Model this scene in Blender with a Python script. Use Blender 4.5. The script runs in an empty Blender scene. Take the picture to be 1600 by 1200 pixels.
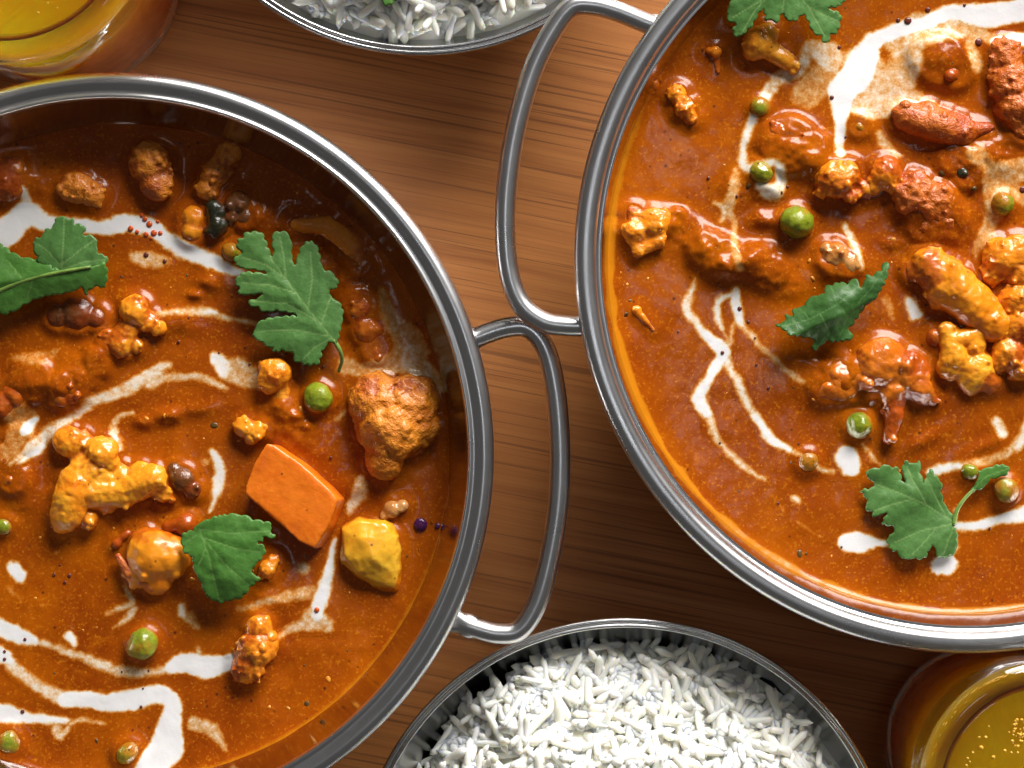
import bpy, bmesh, math, random
import numpy as np
from mathutils import Vector, Matrix
from mathutils.geometry import delaunay_2d_cdt

random.seed(7)
rng = np.random.default_rng(7)
scene = bpy.context.scene
col = scene.collection

# ------------------------------------------------------------------ camera, world, light, exposure
ZC = 0.50                       # camera height over the table
REF_D, REF_W = 0.45, 0.21       # 0.45 m below the lens the picture is 0.21 m wide
cam_d = bpy.data.cameras.new('camera')
cam = bpy.data.objects.new('camera', cam_d)
col.objects.link(cam)
cam.location = (0, 0, ZC)
cam_d.sensor_width = 36.0
cam_d.lens = 36.0 * REF_D / REF_W
cam_d.clip_start = 0.01
cam_d.clip_end = 50
scene.camera = cam

world = bpy.data.worlds.new('World')
scene.world = world
world.use_nodes = True
bgn = world.node_tree.nodes['Background']
bgn.inputs[0].default_value = (1.0, 0.97, 0.92, 1)
bgn.inputs[1].default_value = 0.068


def area(name, loc, target, sx, sy, power, colour):
    d = bpy.data.lights.new(name, 'AREA')
    d.shape = 'RECTANGLE'
    d.size, d.size_y = sx, sy
    d.energy = power
    d.color = colour
    o = bpy.data.objects.new(name, d)
    col.objects.link(o)
    o.location = loc
    o.rotation_euler = (Vector(target) - Vector(loc)).to_track_quat('-Z', 'Y').to_euler()
    return o


area('window_light', (0.40, 0.96, 0.60), (0, 0, 0.03), 0.72, 0.52, 34.0, (1.0, 0.965, 0.92))
area('ceiling_light', (0.09, 0.06, 1.60), (0, 0, 0), 0.20, 0.20, 0.55, (0.93, 0.96, 1.0))

scene.view_settings.view_transform = 'Standard'
scene.view_settings.look = 'None'
scene.view_settings.exposure = 0.0
scene.view_settings.gamma = 1.0
scene.render.engine = 'CYCLES'
scene.cycles.use_denoising = True
scene.cycles.max_bounces = 12
scene.cycles.transmission_bounces = 12
scene.cycles.caustics_refractive = True
scene.cycles.blur_glossy = 0.3


# ------------------------------------------------------------------ small helpers
def sc(z):
    return (ZC - z) / REF_D * REF_W / 1600.0


def W(x, y, z):
    s = sc(z)
    return ((x - 800) * s, (600 - y) * s, z)


def ZP(ox, oy, s, pts):
    """points read off an enlarged view back to photo pixels"""
    return [(ox + p[0] / s, oy + p[1] / s) for p in pts]


def vnoise(x, y, z=0.0, seed=0):
    x = np.asarray(x, float); y = np.asarray(y, float)
    z = np.asarray(z, float) + np.zeros_like(x)
    xi, yi, zi = np.floor(x).astype(np.int64), np.floor(y).astype(np.int64), np.floor(z).astype(np.int64)
    fx, fy, fz = x - xi, y - yi, z - zi
    fx, fy, fz = [f * f * f * (f * (f * 6 - 15) + 10) for f in (fx, fy, fz)]

    def h(a, b, c):
        n = (a * 374761393 + b * 668265263 + c * 2147483647 + seed * 1274126177) & 0xFFFFFFFF
        n = ((n ^ (n >> 13)) * 1274126177) & 0xFFFFFFFF
        n = ((n ^ (n >> 16)) * 2246822519) & 0xFFFFFFFF
        return ((n ^ (n >> 15)) & 0xFFFFFF) / float(0xFFFFFF)
    r = 0
    for dx in (0, 1):
        for dy in (0, 1):
            for dz in (0, 1):
                w = (fx if dx else 1 - fx) * (fy if dy else 1 - fy) * (fz if dz else 1 - fz)
                r = r + w * h(xi + dx, yi + dy, zi + dz)
    return r - 0.5


def fbm(x, y, z=0.0, oct=3, seed=0):
    r, a, f = 0, 1.0, 1.0
    for o in range(oct):
        r = r + a * vnoise(x * f, y * f, np.asarray(z) * f, seed + o * 17)
        a *= 0.5; f *= 2.03
    return r


def mesh_from(name, verts, faces, smooth=True, mats=()):
    m = bpy.data.meshes.new(name)
    m.from_pydata([tuple(v) for v in verts], [], [tuple(f) for f in faces])
    if smooth:
        m.polygons.foreach_set('use_smooth', [True] * len(m.polygons))
    for mt in mats:
        m.materials.append(mt)
    m.update()
    return m


def link(name, data, parent=None, loc=(0, 0, 0)):
    o = bpy.data.objects.new(name, data)
    col.objects.link(o)
    o.location = loc
    if parent is not None:
        o.parent = parent
    return o


def tag(o, label=None, cat=None, group=None, kind=None):
    if label: o['label'] = label
    if cat: o['category'] = cat
    if group: o['group'] = group
    if kind: o['kind'] = kind
    return o


def fattr(mesh, name, vals):
    a = mesh.attributes.new(name, 'FLOAT', 'POINT')
    a.data.foreach_set('value', np.asarray(vals, dtype=np.float32))


def lathe(profile, seg=192, closed=False):
    """profile of (r, z) -> verts, faces"""
    v, f = [], []
    n = len(profile)
    for i in range(seg):
        a = 2 * math.pi * i / seg
        c, s = math.cos(a), math.sin(a)
        for r, z in profile:
            v.append((r * c, r * s, z))
    rng_ = n if closed else n - 1
    for i in range(seg):
        j = (i + 1) % seg
        for k in range(rng_):
            l = (k + 1) % n
            f.append((i * n + k, j * n + k, j * n + l, i * n + l))
    return v, f


def arc(cx, cz, r, a0, a1, n):
    return [(cx + r * math.cos(math.radians(a0 + (a1 - a0) * i / n)),
             cz + r * math.sin(math.radians(a0 + (a1 - a0) * i / n))) for i in range(n + 1)]


def catmull(pts, n=10):
    p = [Vector(q) for q in pts]
    p = [p[0] * 2 - p[1]] + p + [p[-1] * 2 - p[-2]]
    out = []
    for i in range(1, len(p) - 2):
        a, b, c, d = p[i - 1:i + 3]
        for k in range(n):
            t = k / n
            out.append(0.5 * ((2 * b) + (c - a) * t + (2 * a - 5 * b + 4 * c - d) * t * t
                              + (3 * b - a - 3 * c + d) * t ** 3))
    out.append(p[-2])
    return out


def tube(path, rad, sides=14, flat=None):
    """rad(t) radius; flat(t) vertical squash"""
    v, f = [], []
    n = len(path)
    for i, p in enumerate(path):
        t = i / (n - 1)
        d = (path[min(i + 1, n - 1)] - path[max(i - 1, 0)]).normalized()
        u = d.cross(Vector((0, 0, 1))).normalized()
        w = u.cross(d)
        r = rad(t) if callable(rad) else rad
        fl = flat(t) if flat else (1, 1)
        for k in range(sides):
            a = 2 * math.pi * k / sides
            v.append(p + u * (math.cos(a) * r * fl[0]) + w * (math.sin(a) * r * fl[1]))
    for i in range(n - 1):
        for k in range(sides):
            l = (k + 1) % sides
            f.append((i * sides + k, i * sides + l, (i + 1) * sides + l, (i + 1) * sides + k))
    f.append(tuple(range(sides))[::-1])
    f.append(tuple(range((n - 1) * sides, n * sides)))
    return v, f


# ------------------------------------------------------------------ materials
class NT:
    def __init__(self, name):
        self.m = bpy.data.materials.new(name)
        self.m.use_nodes = True
        self.t = self.m.node_tree
        self.b = self.t.nodes['Principled BSDF']
        self.out = self.t.nodes['Material Output']

    def n(self, typ, **kw):
        nd = self.t.nodes.new(typ)
        for k, v in kw.items():
            setattr(nd, k, v)
        return nd

    def l(self, a, b):
        self.t.links.new(a, b)

    def coord(self, kind='Object', scale=(1, 1, 1), rot=(0, 0, 0)):
        tc = self.n('ShaderNodeTexCoord')
        mp = self.n('ShaderNodeMapping')
        mp.inputs['Scale'].default_value = scale
        mp.inputs['Rotation'].default_value = rot
        self.l(tc.outputs[kind], mp.inputs[0])
        return mp.outputs[0]

    def noise(self, vec, scale, detail=3, rough=0.55, dist=0.0):
        nd = self.n('ShaderNodeTexNoise')
        self.l(vec, nd.inputs['Vector'])
        nd.inputs['Scale'].default_value = scale
        nd.inputs['Detail'].default_value = detail
        nd.inputs['Roughness'].default_value = rough
        nd.inputs['Distortion'].default_value = dist
        return nd.outputs[0]

    def ramp(self, fac, stops, interp='LINEAR'):
        nd = self.n('ShaderNodeValToRGB')
        e = nd.color_ramp.elements
        nd.color_ramp.interpolation = interp
        while len(e) < len(stops):
            e.new(0.5)
        for k, (p, c) in enumerate(stops):
            e[k].position = p
            e[k].color = (c, c, c, 1) if not hasattr(c, '__len__') else (*c, 1)
        self.l(fac, nd.inputs[0])
        return nd.outputs[0]

    def mix(self, fac, a, b, mode='MIX'):
        nd = self.n('ShaderNodeMix', data_type='RGBA', blend_type=mode)
        for s, v in ((nd.inputs[0], fac), (nd.inputs[6], a), (nd.inputs[7], b)):
            if hasattr(v, 'is_linked') or hasattr(v, 'node'):
                self.l(v, s)
            elif hasattr(v, '__len__'):
                s.default_value = (*v, 1)
            else:
                s.default_value = v
        return nd.outputs[2]

    def math(self, op, a, b=None, clamp=False):
        nd = self.n('ShaderNodeMath', operation=op, use_clamp=clamp)
        for s, v in ((nd.inputs[0], a), (nd.inputs[1], b)):
            if v is None: continue
            if hasattr(v, 'node'):
                self.l(v, s)
            else:
                s.default_value = v
        return nd.outputs[0]

    def attr(self, name):
        nd = self.n('ShaderNodeAttribute', attribute_name=name)
        return nd.outputs['Fac']

    def bump(self, h, strength, dist, normal=None):
        nd = self.n('ShaderNodeBump')
        nd.inputs['Strength'].default_value = strength
        nd.inputs['Distance'].default_value = dist
        self.l(h, nd.inputs['Height'])
        if normal is not None:
            self.l(normal, nd.inputs['Normal'])
        return nd.outputs[0]

    def set(self, **kw):
        for k, v in kw.items():
            s = self.b.inputs[k.replace('_', ' ')]
            if hasattr(v, 'node'):
                self.l(v, s)
            elif hasattr(v, '__len__') and len(v) == 3 and s.type == 'RGBA':
                s.default_value = (*v, 1)
            else:
                s.default_value = v
        return self.m


def mat_steel(name, base, rough, brushed=0.25):
    t = NT(name)
    v = t.coord('Object', (1, 1, 1))
    n1 = t.noise(v, 260, 3)
    n2 = t.noise(v, 45, 4)
    r = t.math('ADD', t.math('MULTIPLY', t.math('SUBTRACT', n1, 0.5), 0.06),
               t.math('ADD', t.math('MULTIPLY', t.math('SUBTRACT', n2, 0.5), 0.20), rough))
    c = t.mix(t.ramp(n2, [(0.35, 0.0), (0.7, 1.0)]), base, tuple(b * 0.86 for b in base))
    # fine rubbed scratches
    vs = t.coord('Object', (1, 1, 1))
    sp = t.n('ShaderNodeTexWave', wave_type='RINGS', rings_direction='Z')
    t.l(vs, sp.inputs[0])
    sp.inputs['Scale'].default_value = 300
    sp.inputs['Distortion'].default_value = 1.5
    sp.inputs['Detail'].default_value = 2
    nrm = t.bump(sp.outputs[1], brushed * 0.03, 0.0002)
    return t.set(Base_Color=c, Metallic=1.0, Roughness=r, Normal=nrm)


def mat_wood():
    t = NT('bamboo_wood')
    v = t.coord('Object', (1, 1, 1), (0, 0, math.radians(11)))
    st = t.n('ShaderNodeMapping')
    st.inputs['Scale'].default_value = (6, 330, 1)
    t.l(v, st.inputs[0])
    wv = t.noise(v, 9, 2)
    # slow wander of the grain
    add = t.n('ShaderNodeVectorMath', operation='ADD')
    cmb = t.n('ShaderNodeCombineXYZ')
    t.l(t.math('MULTIPLY', t.math('SUBTRACT', wv, 0.5), 3.0), cmb.inputs[1])
    t.l(st.outputs[0], add.inputs[0]); t.l(cmb.outputs[0], add.inputs[1])
    g1 = t.noise(add.outputs[0], 1.0, 5, 0.62)
    st2 = t.n('ShaderNodeMapping')
    st2.inputs['Scale'].default_value = (16, 2300, 1)
    t.l(v, st2.inputs[0])
    g2 = t.noise(st2.outputs[0], 1.0, 3, 0.6)
    broad = t.noise(v, 14, 3)
    c = t.ramp(g1, [(0.30, (0.270, 0.092, 0.022)), (0.46, (0.380, 0.142, 0.035)),
                    (0.58, (0.420, 0.162, 0.041)), (0.75, (0.46, 0.185, 0.048))])
    dark = t.ramp(g2, [(0.36, 1.0), (0.50, 0.0)])
    c = t.mix(t.math('MULTIPLY', dark, 0.30), c, (0.085, 0.032, 0.013))
    st3 = t.n('ShaderNodeMapping')
    st3.inputs['Scale'].default_value = (9, 1250, 1)
    st3.inputs['Location'].default_value = (3.3, 7.1, 0)
    t.l(v, st3.inputs[0])
    g3 = t.noise(st3.outputs[0], 1.0, 2, 0.5)
    pores = t.ramp(g3, [(0.37, 1.0), (0.42, 0.0)])
    c = t.mix(t.math('MULTIPLY', pores, 0.5), c, (0.05, 0.017, 0.008))
    c = t.mix(t.math('MULTIPLY', t.ramp(broad, [(0.3, 0.0), (0.75, 1.0)]), 0.3), c, (0.31, 0.112, 0.034))
    h = t.math('SUBTRACT', g1, t.math('MULTIPLY', pores, 0.6))
    nrm = t.bump(h, 0.12, 0.0003)
    return t.set(Base_Color=c, Roughness=t.ramp(g1, [(0.3, 0.62), (0.7, 0.5)]), Specular_IOR_Level=0.3, Normal=nrm)


SAUCE = (0.38, 0.076, 0.002)
SAUCE_D = (0.23, 0.038, 0.001)
SAUCE_L = (0.43, 0.098, 0.001)


def mat_sauce():
    t = NT('curry_sauce')
    v = t.coord('Object')
    n1 = t.noise(v, 60, 4)
    n2 = t.noise(v, 420, 4, 0.7)
    n3 = t.noise(v, 1500, 2, 0.6)
    base = t.mix(t.ramp(n1, [(0.34, 0.0), (0.66, 1.0)]), SAUCE_D, SAUCE_L)
    nb = t.noise(v, 130, 5, 0.65, 0.6)
    base = t.mix(t.ramp(nb, [(0.46, 0.0), (0.66, 0.8)]), base, (0.25, 0.040, 0.001))
    base = t.mix(t.ramp(t.noise(v, 210, 5, 0.7, 0.8), [(0.58, 0.0), (0.74, 0.7)]), base, (0.56, 0.165, 0.003))
    base = t.mix(t.ramp(n2, [(0.40, 0.0), (0.7, 0.55)]), base, (0.38, 0.085, 0.002))
    base = t.mix(t.ramp(t.noise(v, 22, 3), [(0.42, 0.0), (0.68, 0.55)]), base, (0.30, 0.050, 0.002))
    base = t.mix(t.ramp(n3, [(0.56, 0.0), (0.72, 0.6)]), base, (0.60, 0.19, 0.008))
    # pepper and chilli flecks
    vo = t.n('ShaderNodeTexVoronoi')
    t.l(v, vo.inputs['Vector'])
    vo.inputs['Scale'].default_value = 430
    fl = t.ramp(vo.outputs['Distance'], [(0.08, 1.0), (0.20, 0.0)])
    pick = t.ramp(t.noise(v, 190, 2), [(0.54, 0.0), (0.60, 1.0)])
    base = t.mix(t.math('MULTIPLY', t.math('MULTIPLY', fl, pick), 0.8), base, (0.045, 0.014, 0.006))
    oil = t.attr('oil')
    on = t.math('ADD', oil, t.math('MULTIPLY', t.math('SUBTRACT', t.noise(v, 330, 4, 0.7), 0.5), 0.5))
    base = t.mix(t.ramp(on, [(0.35, 0.0), (0.75, 0.85)]), base, (0.53, 0.185, 0.006))
    cr = t.attr('cream')
    cn = t.math('ADD', cr, t.math('MULTIPLY', t.math('SUBTRACT', t.noise(v, 560, 4, 0.75), 0.5), 0.62))
    cn = t.math('ADD', cn, t.math('MULTIPLY', t.math('SUBTRACT', n3, 0.5), 0.22))
    on_ = t.ramp(cr, [(0.02, 0.0), (0.12, 1.0)])
    cn = t.math('MULTIPLY', cn, on_)
    f1 = t.ramp(cn, [(0.24, 0.0), (0.45, 0.5), (0.68, 1.0)])
    tint = t.ramp(cn, [(0.34, (0.70, 0.23, 0.010)), (0.53, (0.74, 0.42, 0.14)), (0.71, (0.76, 0.66, 0.53)), (0.85, (0.78, 0.77, 0.78))])
    c = t.mix(f1, base, tint)
    hh = t.math('ADD', t.math('MULTIPLY', n2, 0.6), t.math('MULTIPLY', n3, 0.35))
    nrm = t.bump(hh, 0.22, 0.0003)
    return t.set(Base_Color=c, Roughness=0.20, Normal=nrm,
                 Subsurface_Weight=0.12, Subsurface_Radius=(1.0, 0.3, 0.08), Subsurface_Scale=0.0012,
                 Specular_IOR_Level=0.22, Coat_Weight=0.06, Coat_Roughness=0.10)


def mat_piece(name, light, mid, coat=SAUCE, scale=170, rough=0.3, coat_amt=1.0, bump=0.28, sss=0.25, curdy=False):
    t = NT(name)
    v = t.coord('Object')
    oi = t.n('ShaderNodeObjectInfo')
    va = t.n('ShaderNodeVectorMath', operation='ADD')
    cm = t.n('ShaderNodeCombineXYZ')
    t.l(oi.outputs['Random'], cm.inputs[0]); t.l(oi.outputs['Random'], cm.inputs[1])
    t.l(v, va.inputs[0]); t.l(cm.outputs[0], va.inputs[1])
    v = va.outputs[0]
    n1 = t.noise(v, scale, 4, 0.6)
    n2 = t.noise(v, scale * 5, 3, 0.65)
    c = t.mix(t.ramp(n1, [(0.32, 0.0), (0.66, 1.0)]), mid, light)
    c = t.mix(t.ramp(n2, [(0.45, 0.0), (0.75, 0.45)]), c, tuple(min(1, q * 1.25) for q in light))
    ca = t.math('ADD', t.attr('coat'), t.math('MULTIPLY', t.math('SUBTRACT', n1, 0.5), 0.9))
    ca = t.math('ADD', ca, t.math('MULTIPLY', t.math('SUBTRACT', n2, 0.5), 0.35))
    c = t.mix(t.math('MULTIPLY', t.ramp(ca, [(0.38, 0.0), (0.68, 1.0)]), coat_amt), c, coat)
    vo = t.n('ShaderNodeTexVoronoi')
    t.l(v, vo.inputs['Vector'])
    vo.inputs['Scale'].default_value = 480
    fl = t.ramp(vo.outputs['Distance'], [(0.08, 1.0), (0.17, 0.0)])
    pick = t.ramp(t.noise(v, 210, 2), [(0.56, 0.0), (0.62, 1.0)])
    c = t.mix(t.math('MULTIPLY', t.math('MULTIPLY', fl, pick), 0.75), c, (0.05, 0.015, 0.006))
    n4 = t.noise(v, scale * 11, 2, 0.6)
    if curdy:
        cv = t.n('ShaderNodeTexVoronoi')
        t.l(v, cv.inputs['Vector'])
        cv.inputs['Scale'].default_value = 900
        n4 = t.math('SUBTRACT', n4, t.math('MULTIPLY', cv.outputs['Distance'], 1.6))
    nrm = t.bump(t.math('ADD', t.math('ADD', n2, n1), t.math('MULTIPLY', n4, 0.4)), bump, 0.0007)
    return t.set(Base_Color=c, Roughness=t.ramp(n1, [(0.3, rough - 0.06), (0.7, rough + 0.12)]), Normal=nrm,
                 Coat_Weight=0.35, Coat_Roughness=0.14, Coat_IOR=1.4,
                 Subsurface_Weight=sss, Subsurface_Radius=(1.0, 0.45, 0.12), Subsurface_Scale=0.0018)


def mat_leaf(name, c0, c1, vein):
    t = NT(name)
    v = t.coord('Object')
    n1 = t.noise(v, 110, 4)
    n2 = t.noise(v, 900, 3, 0.7)
    c = t.mix(t.ramp(n1, [(0.3, 0.0), (0.7, 1.0)]), c0, c1)
    c = t.mix(t.ramp(n2, [(0.4, 0.0), (0.8, 0.35)]), c, tuple(q * 1.5 for q in c1))
    va = t.attr('vein')
    c = t.mix(t.math('MULTIPLY', t.ramp(va, [(0.25, 0.0), (0.9, 1.0)]), 0.8), c, vein)
    net = t.n('ShaderNodeTexVoronoi', feature='DISTANCE_TO_EDGE')
    t.l(v, net.inputs['Vector'])
    net.inputs['Scale'].default_value = 620
    nl = t.ramp(net.outputs[0], [(0.02, 1.0), (0.12, 0.0)])
    c = t.mix(t.math('MULTIPLY', nl, 0.06), c, vein)
    spots = t.ramp(t.noise(v, 260, 4, 0.7), [(0.52, 0.0), (0.72, 1.0)])
    c = t.mix(t.math('MULTIPLY', spots, 0.35), c, tuple(q * 0.55 for q in c0))
    hb = t.math('SUBTRACT', t.math('ADD', n2, t.math('MULTIPLY', t.noise(v, 330, 3), 1.5)), t.math('MULTIPLY', nl, 0.5))
    nrm = t.bump(hb, 0.11, 0.0004)
    t.set(Base_Color=c, Roughness=t.ramp(n1, [(0.3, 0.34), (0.7, 0.5)]), Normal=nrm, Specular_IOR_Level=0.4)
    tr = t.n('ShaderNodeBsdfTranslucent')
    t.l(c, tr.inputs[0])
    mx = t.n('ShaderNodeMixShader')
    mx.inputs[0].default_value = 0.26
    t.l(t.b.outputs[0], mx.inputs[1]); t.l(tr.outputs[0], mx.inputs[2])
    t.l(mx.outputs[0], t.out.inputs[0])
    return t.m


def mat_simple(name, c, rough=0.3, var=0.3, scale=300, sss=0.0, **kw):
    t = NT(name)
    v = t.coord('Object')
    n = t.noise(v, scale, 3)
    cc = t.mix(t.ramp(n, [(0.3, 0.0), (0.7, 1.0)]), tuple(q * (1 - var) for q in c), tuple(min(1, q * (1 + var)) for q in c))
    return t.set(Base_Color=cc, Roughness=rough, Subsurface_Weight=sss,
                 Subsurface_Radius=(1.0, 0.8, 0.5), Subsurface_Scale=0.0012,
                 Normal=t.bump(n, 0.15, 0.0004), **kw)


M = {}
M['steel'] = mat_steel('brushed_steel', (0.74, 0.74, 0.755), 0.29)
M['steel_in'] = mat_steel('steel_inside', (0.70, 0.68, 0.66), 0.13)
M['steel_thin'] = mat_steel('bowl_steel', (0.62, 0.62, 0.62), 0.24)
M['wood'] = mat_wood()
M['sauce'] = mat_sauce()
M['floret'] = mat_piece('floret_orange', (0.84, 0.30, 0.012), (0.74, 0.185, 0.006), scale=190, coat=(0.46, 0.085, 0.003), curdy=True, bump=0.32, rough=0.25)
M['floret_y'] = mat_piece('floret_yellow', (0.86, 0.38, 0.020), (0.77, 0.20, 0.006), scale=120, coat=(0.50, 0.105, 0.004), curdy=True, bump=0.24, rough=0.24)
M['nugget'] = mat_piece('nugget', (0.74, 0.25, 0.012), (0.60, 0.150, 0.005), coat=(0.42, 0.085, 0.003), scale=230, rough=0.42, bump=0.7, sss=0.08)
M['sauced'] = mat_piece('sauced_chunk', (0.60, 0.165, 0.008), (0.48, 0.10, 0.004), coat=(0.38, 0.066, 0.003), scale=140, rough=0.22)
M['redchunk'] = mat_piece('red_chunk', (0.60, 0.15, 0.010), (0.46, 0.085, 0.005), coat=(0.38, 0.058, 0.003), scale=260, rough=0.30, bump=0.6)
M['potato'] = mat_piece('potato_yellow', (0.80, 0.45, 0.030), (0.74, 0.29, 0.010), coat=(0.56, 0.155, 0.005), scale=80, rough=0.22, bump=0.12, sss=0.4)
M['potato_o'] = mat_piece('potato_orange', (0.80, 0.29, 0.010), (0.70, 0.19, 0.005), coat=(0.48, 0.105, 0.004), scale=100, rough=0.27, bump=0.2, sss=0.25)
M['carrot'] = mat_piece('carrot', (0.86, 0.205, 0.006), (0.74, 0.150, 0.004), coat=(0.60, 0.108, 0.003), scale=150, rough=0.36, coat_amt=0.75, bump=0.13, sss=0.3)
M['mush'] = mat_piece('mushroom', (0.19, 0.062, 0.014), (0.10, 0.032, 0.008), coat=(0.22, 0.040, 0.004), scale=180, rough=0.2)
M['aub'] = mat_piece('aubergine', (0.034, 0.034, 0.014), (0.018, 0.018, 0.008), coat=(0.13, 0.030, 0.004), scale=180, rough=0.3)
M['onion'] = mat_piece('onion', (0.58, 0.30, 0.10), (0.48, 0.17, 0.03), coat=(0.42, 0.095, 0.006), scale=120, rough=0.18, sss=0.4)
M['pea'] = mat_piece('pea', (0.25, 0.29, 0.016), (0.14, 0.19, 0.010), coat=(0.36, 0.14, 0.006), scale=200, rough=0.24, bump=0.25, sss=0.25)
M['leaf'] = mat_leaf('coriander', (0.070, 0.185, 0.040), (0.115, 0.270, 0.066), (0.26, 0.43, 0.14))
M['leaf_b'] = mat_leaf('coriander_bright', (0.068, 0.205, 0.030), (0.100, 0.265, 0.046), (0.22, 0.42, 0.11))
M['leaf_d'] = mat_leaf('coriander_dark', (0.038, 0.110, 0.022), (0.068, 0.180, 0.040), (0.13, 0.28, 0.08))
M['stalk'] = mat_simple('stalk', (0.16, 0.27, 0.05), 0.4)
M['bit_o'] = mat_simple('veg_bits', (0.66, 0.25, 0.02), 0.3)
M['bit_g'] = mat_simple('herb_bits', (0.085, 0.045, 0.008), 0.35)
M['oil'] = mat_simple('oil_drop', (0.56, 0.085, 0.010), 0.12)
M['bubble'] = mat_simple('air_bubble', (0.13, 0.030, 0.022), 0.08)
M['bubble_v'] = mat_simple('violet_bubble', (0.10, 0.018, 0.11), 0.05, Transmission_Weight=0.4)
M['rice'] = mat_simple('rice', (0.97, 0.95, 0.85), 0.36, 0.03, 500, sss=0.8)


def mat_glass():
    t = NT('clear_glass')
    v = t.coord('Object')
    nrm = t.bump(t.noise(v, 55, 2), 0.12, 0.002)
    return t.set(Base_Color=(1, 0.985, 0.96), Roughness=0.015, IOR=1.46, Transmission_Weight=1.0, Normal=nrm)


def mat_drink(name, c):
    t = NT(name)
    v = t.coord('Object')
    n = t.noise(v, 70, 3, 0.6, 1.5)
    cc = t.mix(t.ramp(n, [(0.3, 0.0), (0.7, 1.0)]), tuple(q * 0.85 for q in c), c)
    return t.set(Base_Color=cc, Roughness=0.05, IOR=1.34, Transmission_Weight=0.28, Subsurface_Weight=1.0,
                 Subsurface_Radius=(1.0, 0.55, 0.03), Subsurface_Scale=0.14, Normal=t.bump(n, 0.2, 0.002))


M['glass'] = mat_glass()


def mat_glass_thin():
    t = NT('thin_glass')
    tr = t.n('ShaderNodeBsdfTransparent'); tr.inputs[0].default_value = (0.97, 0.96, 0.93, 1)
    gl = t.n('ShaderNodeBsdfGlossy'); gl.inputs['Roughness'].default_value = 0.03
    fr = t.n('ShaderNodeFresnel'); fr.inputs[0].default_value = 1.46
    v = t.coord('Object')
    nb = t.bump(t.noise(v, 90, 3), 0.25, 0.002)
    t.l(nb, gl.inputs['Normal'])
    mx = t.n('ShaderNodeMixShader')
    t.l(fr.outputs[0], mx.inputs[0]); t.l(tr.outputs[0], mx.inputs[1]); t.l(gl.outputs[0], mx.inputs[2])
    t.l(mx.outputs[0], t.out.inputs[0])
    return t.m


M['glass_thin'] = mat_glass_thin()
M['drink_a'] = mat_drink('amber_drink_bright', (1.0, 0.37, 0.008))
M['drink_b'] = mat_drink('amber_drink_dark', (0.94, 0.33, 0.008))
M['foam'] = mat_simple('foam', (0.75, 0.42, 0.05), 0.3)

# ------------------------------------------------------------------ table
bm = bmesh.new()
bmesh.ops.create_cube(bm, size=1.0, matrix=Matrix.Translation((0, 0, -0.0125)) @ Matrix.Diagonal((1.1, 0.8, 0.025, 1)))
bmesh.ops.bevel(bm, geom=bm.edges[:], offset=0.004, segments=3, affect='EDGES')
me = bpy.data.meshes.new('table_top')
bm.to_mesh(me); bm.free()
me.materials.append(M['wood'])
tbl = tag(link('table_top', me), 'warm brown bamboo table top with fine dark grain', 'table', kind='structure')


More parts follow.
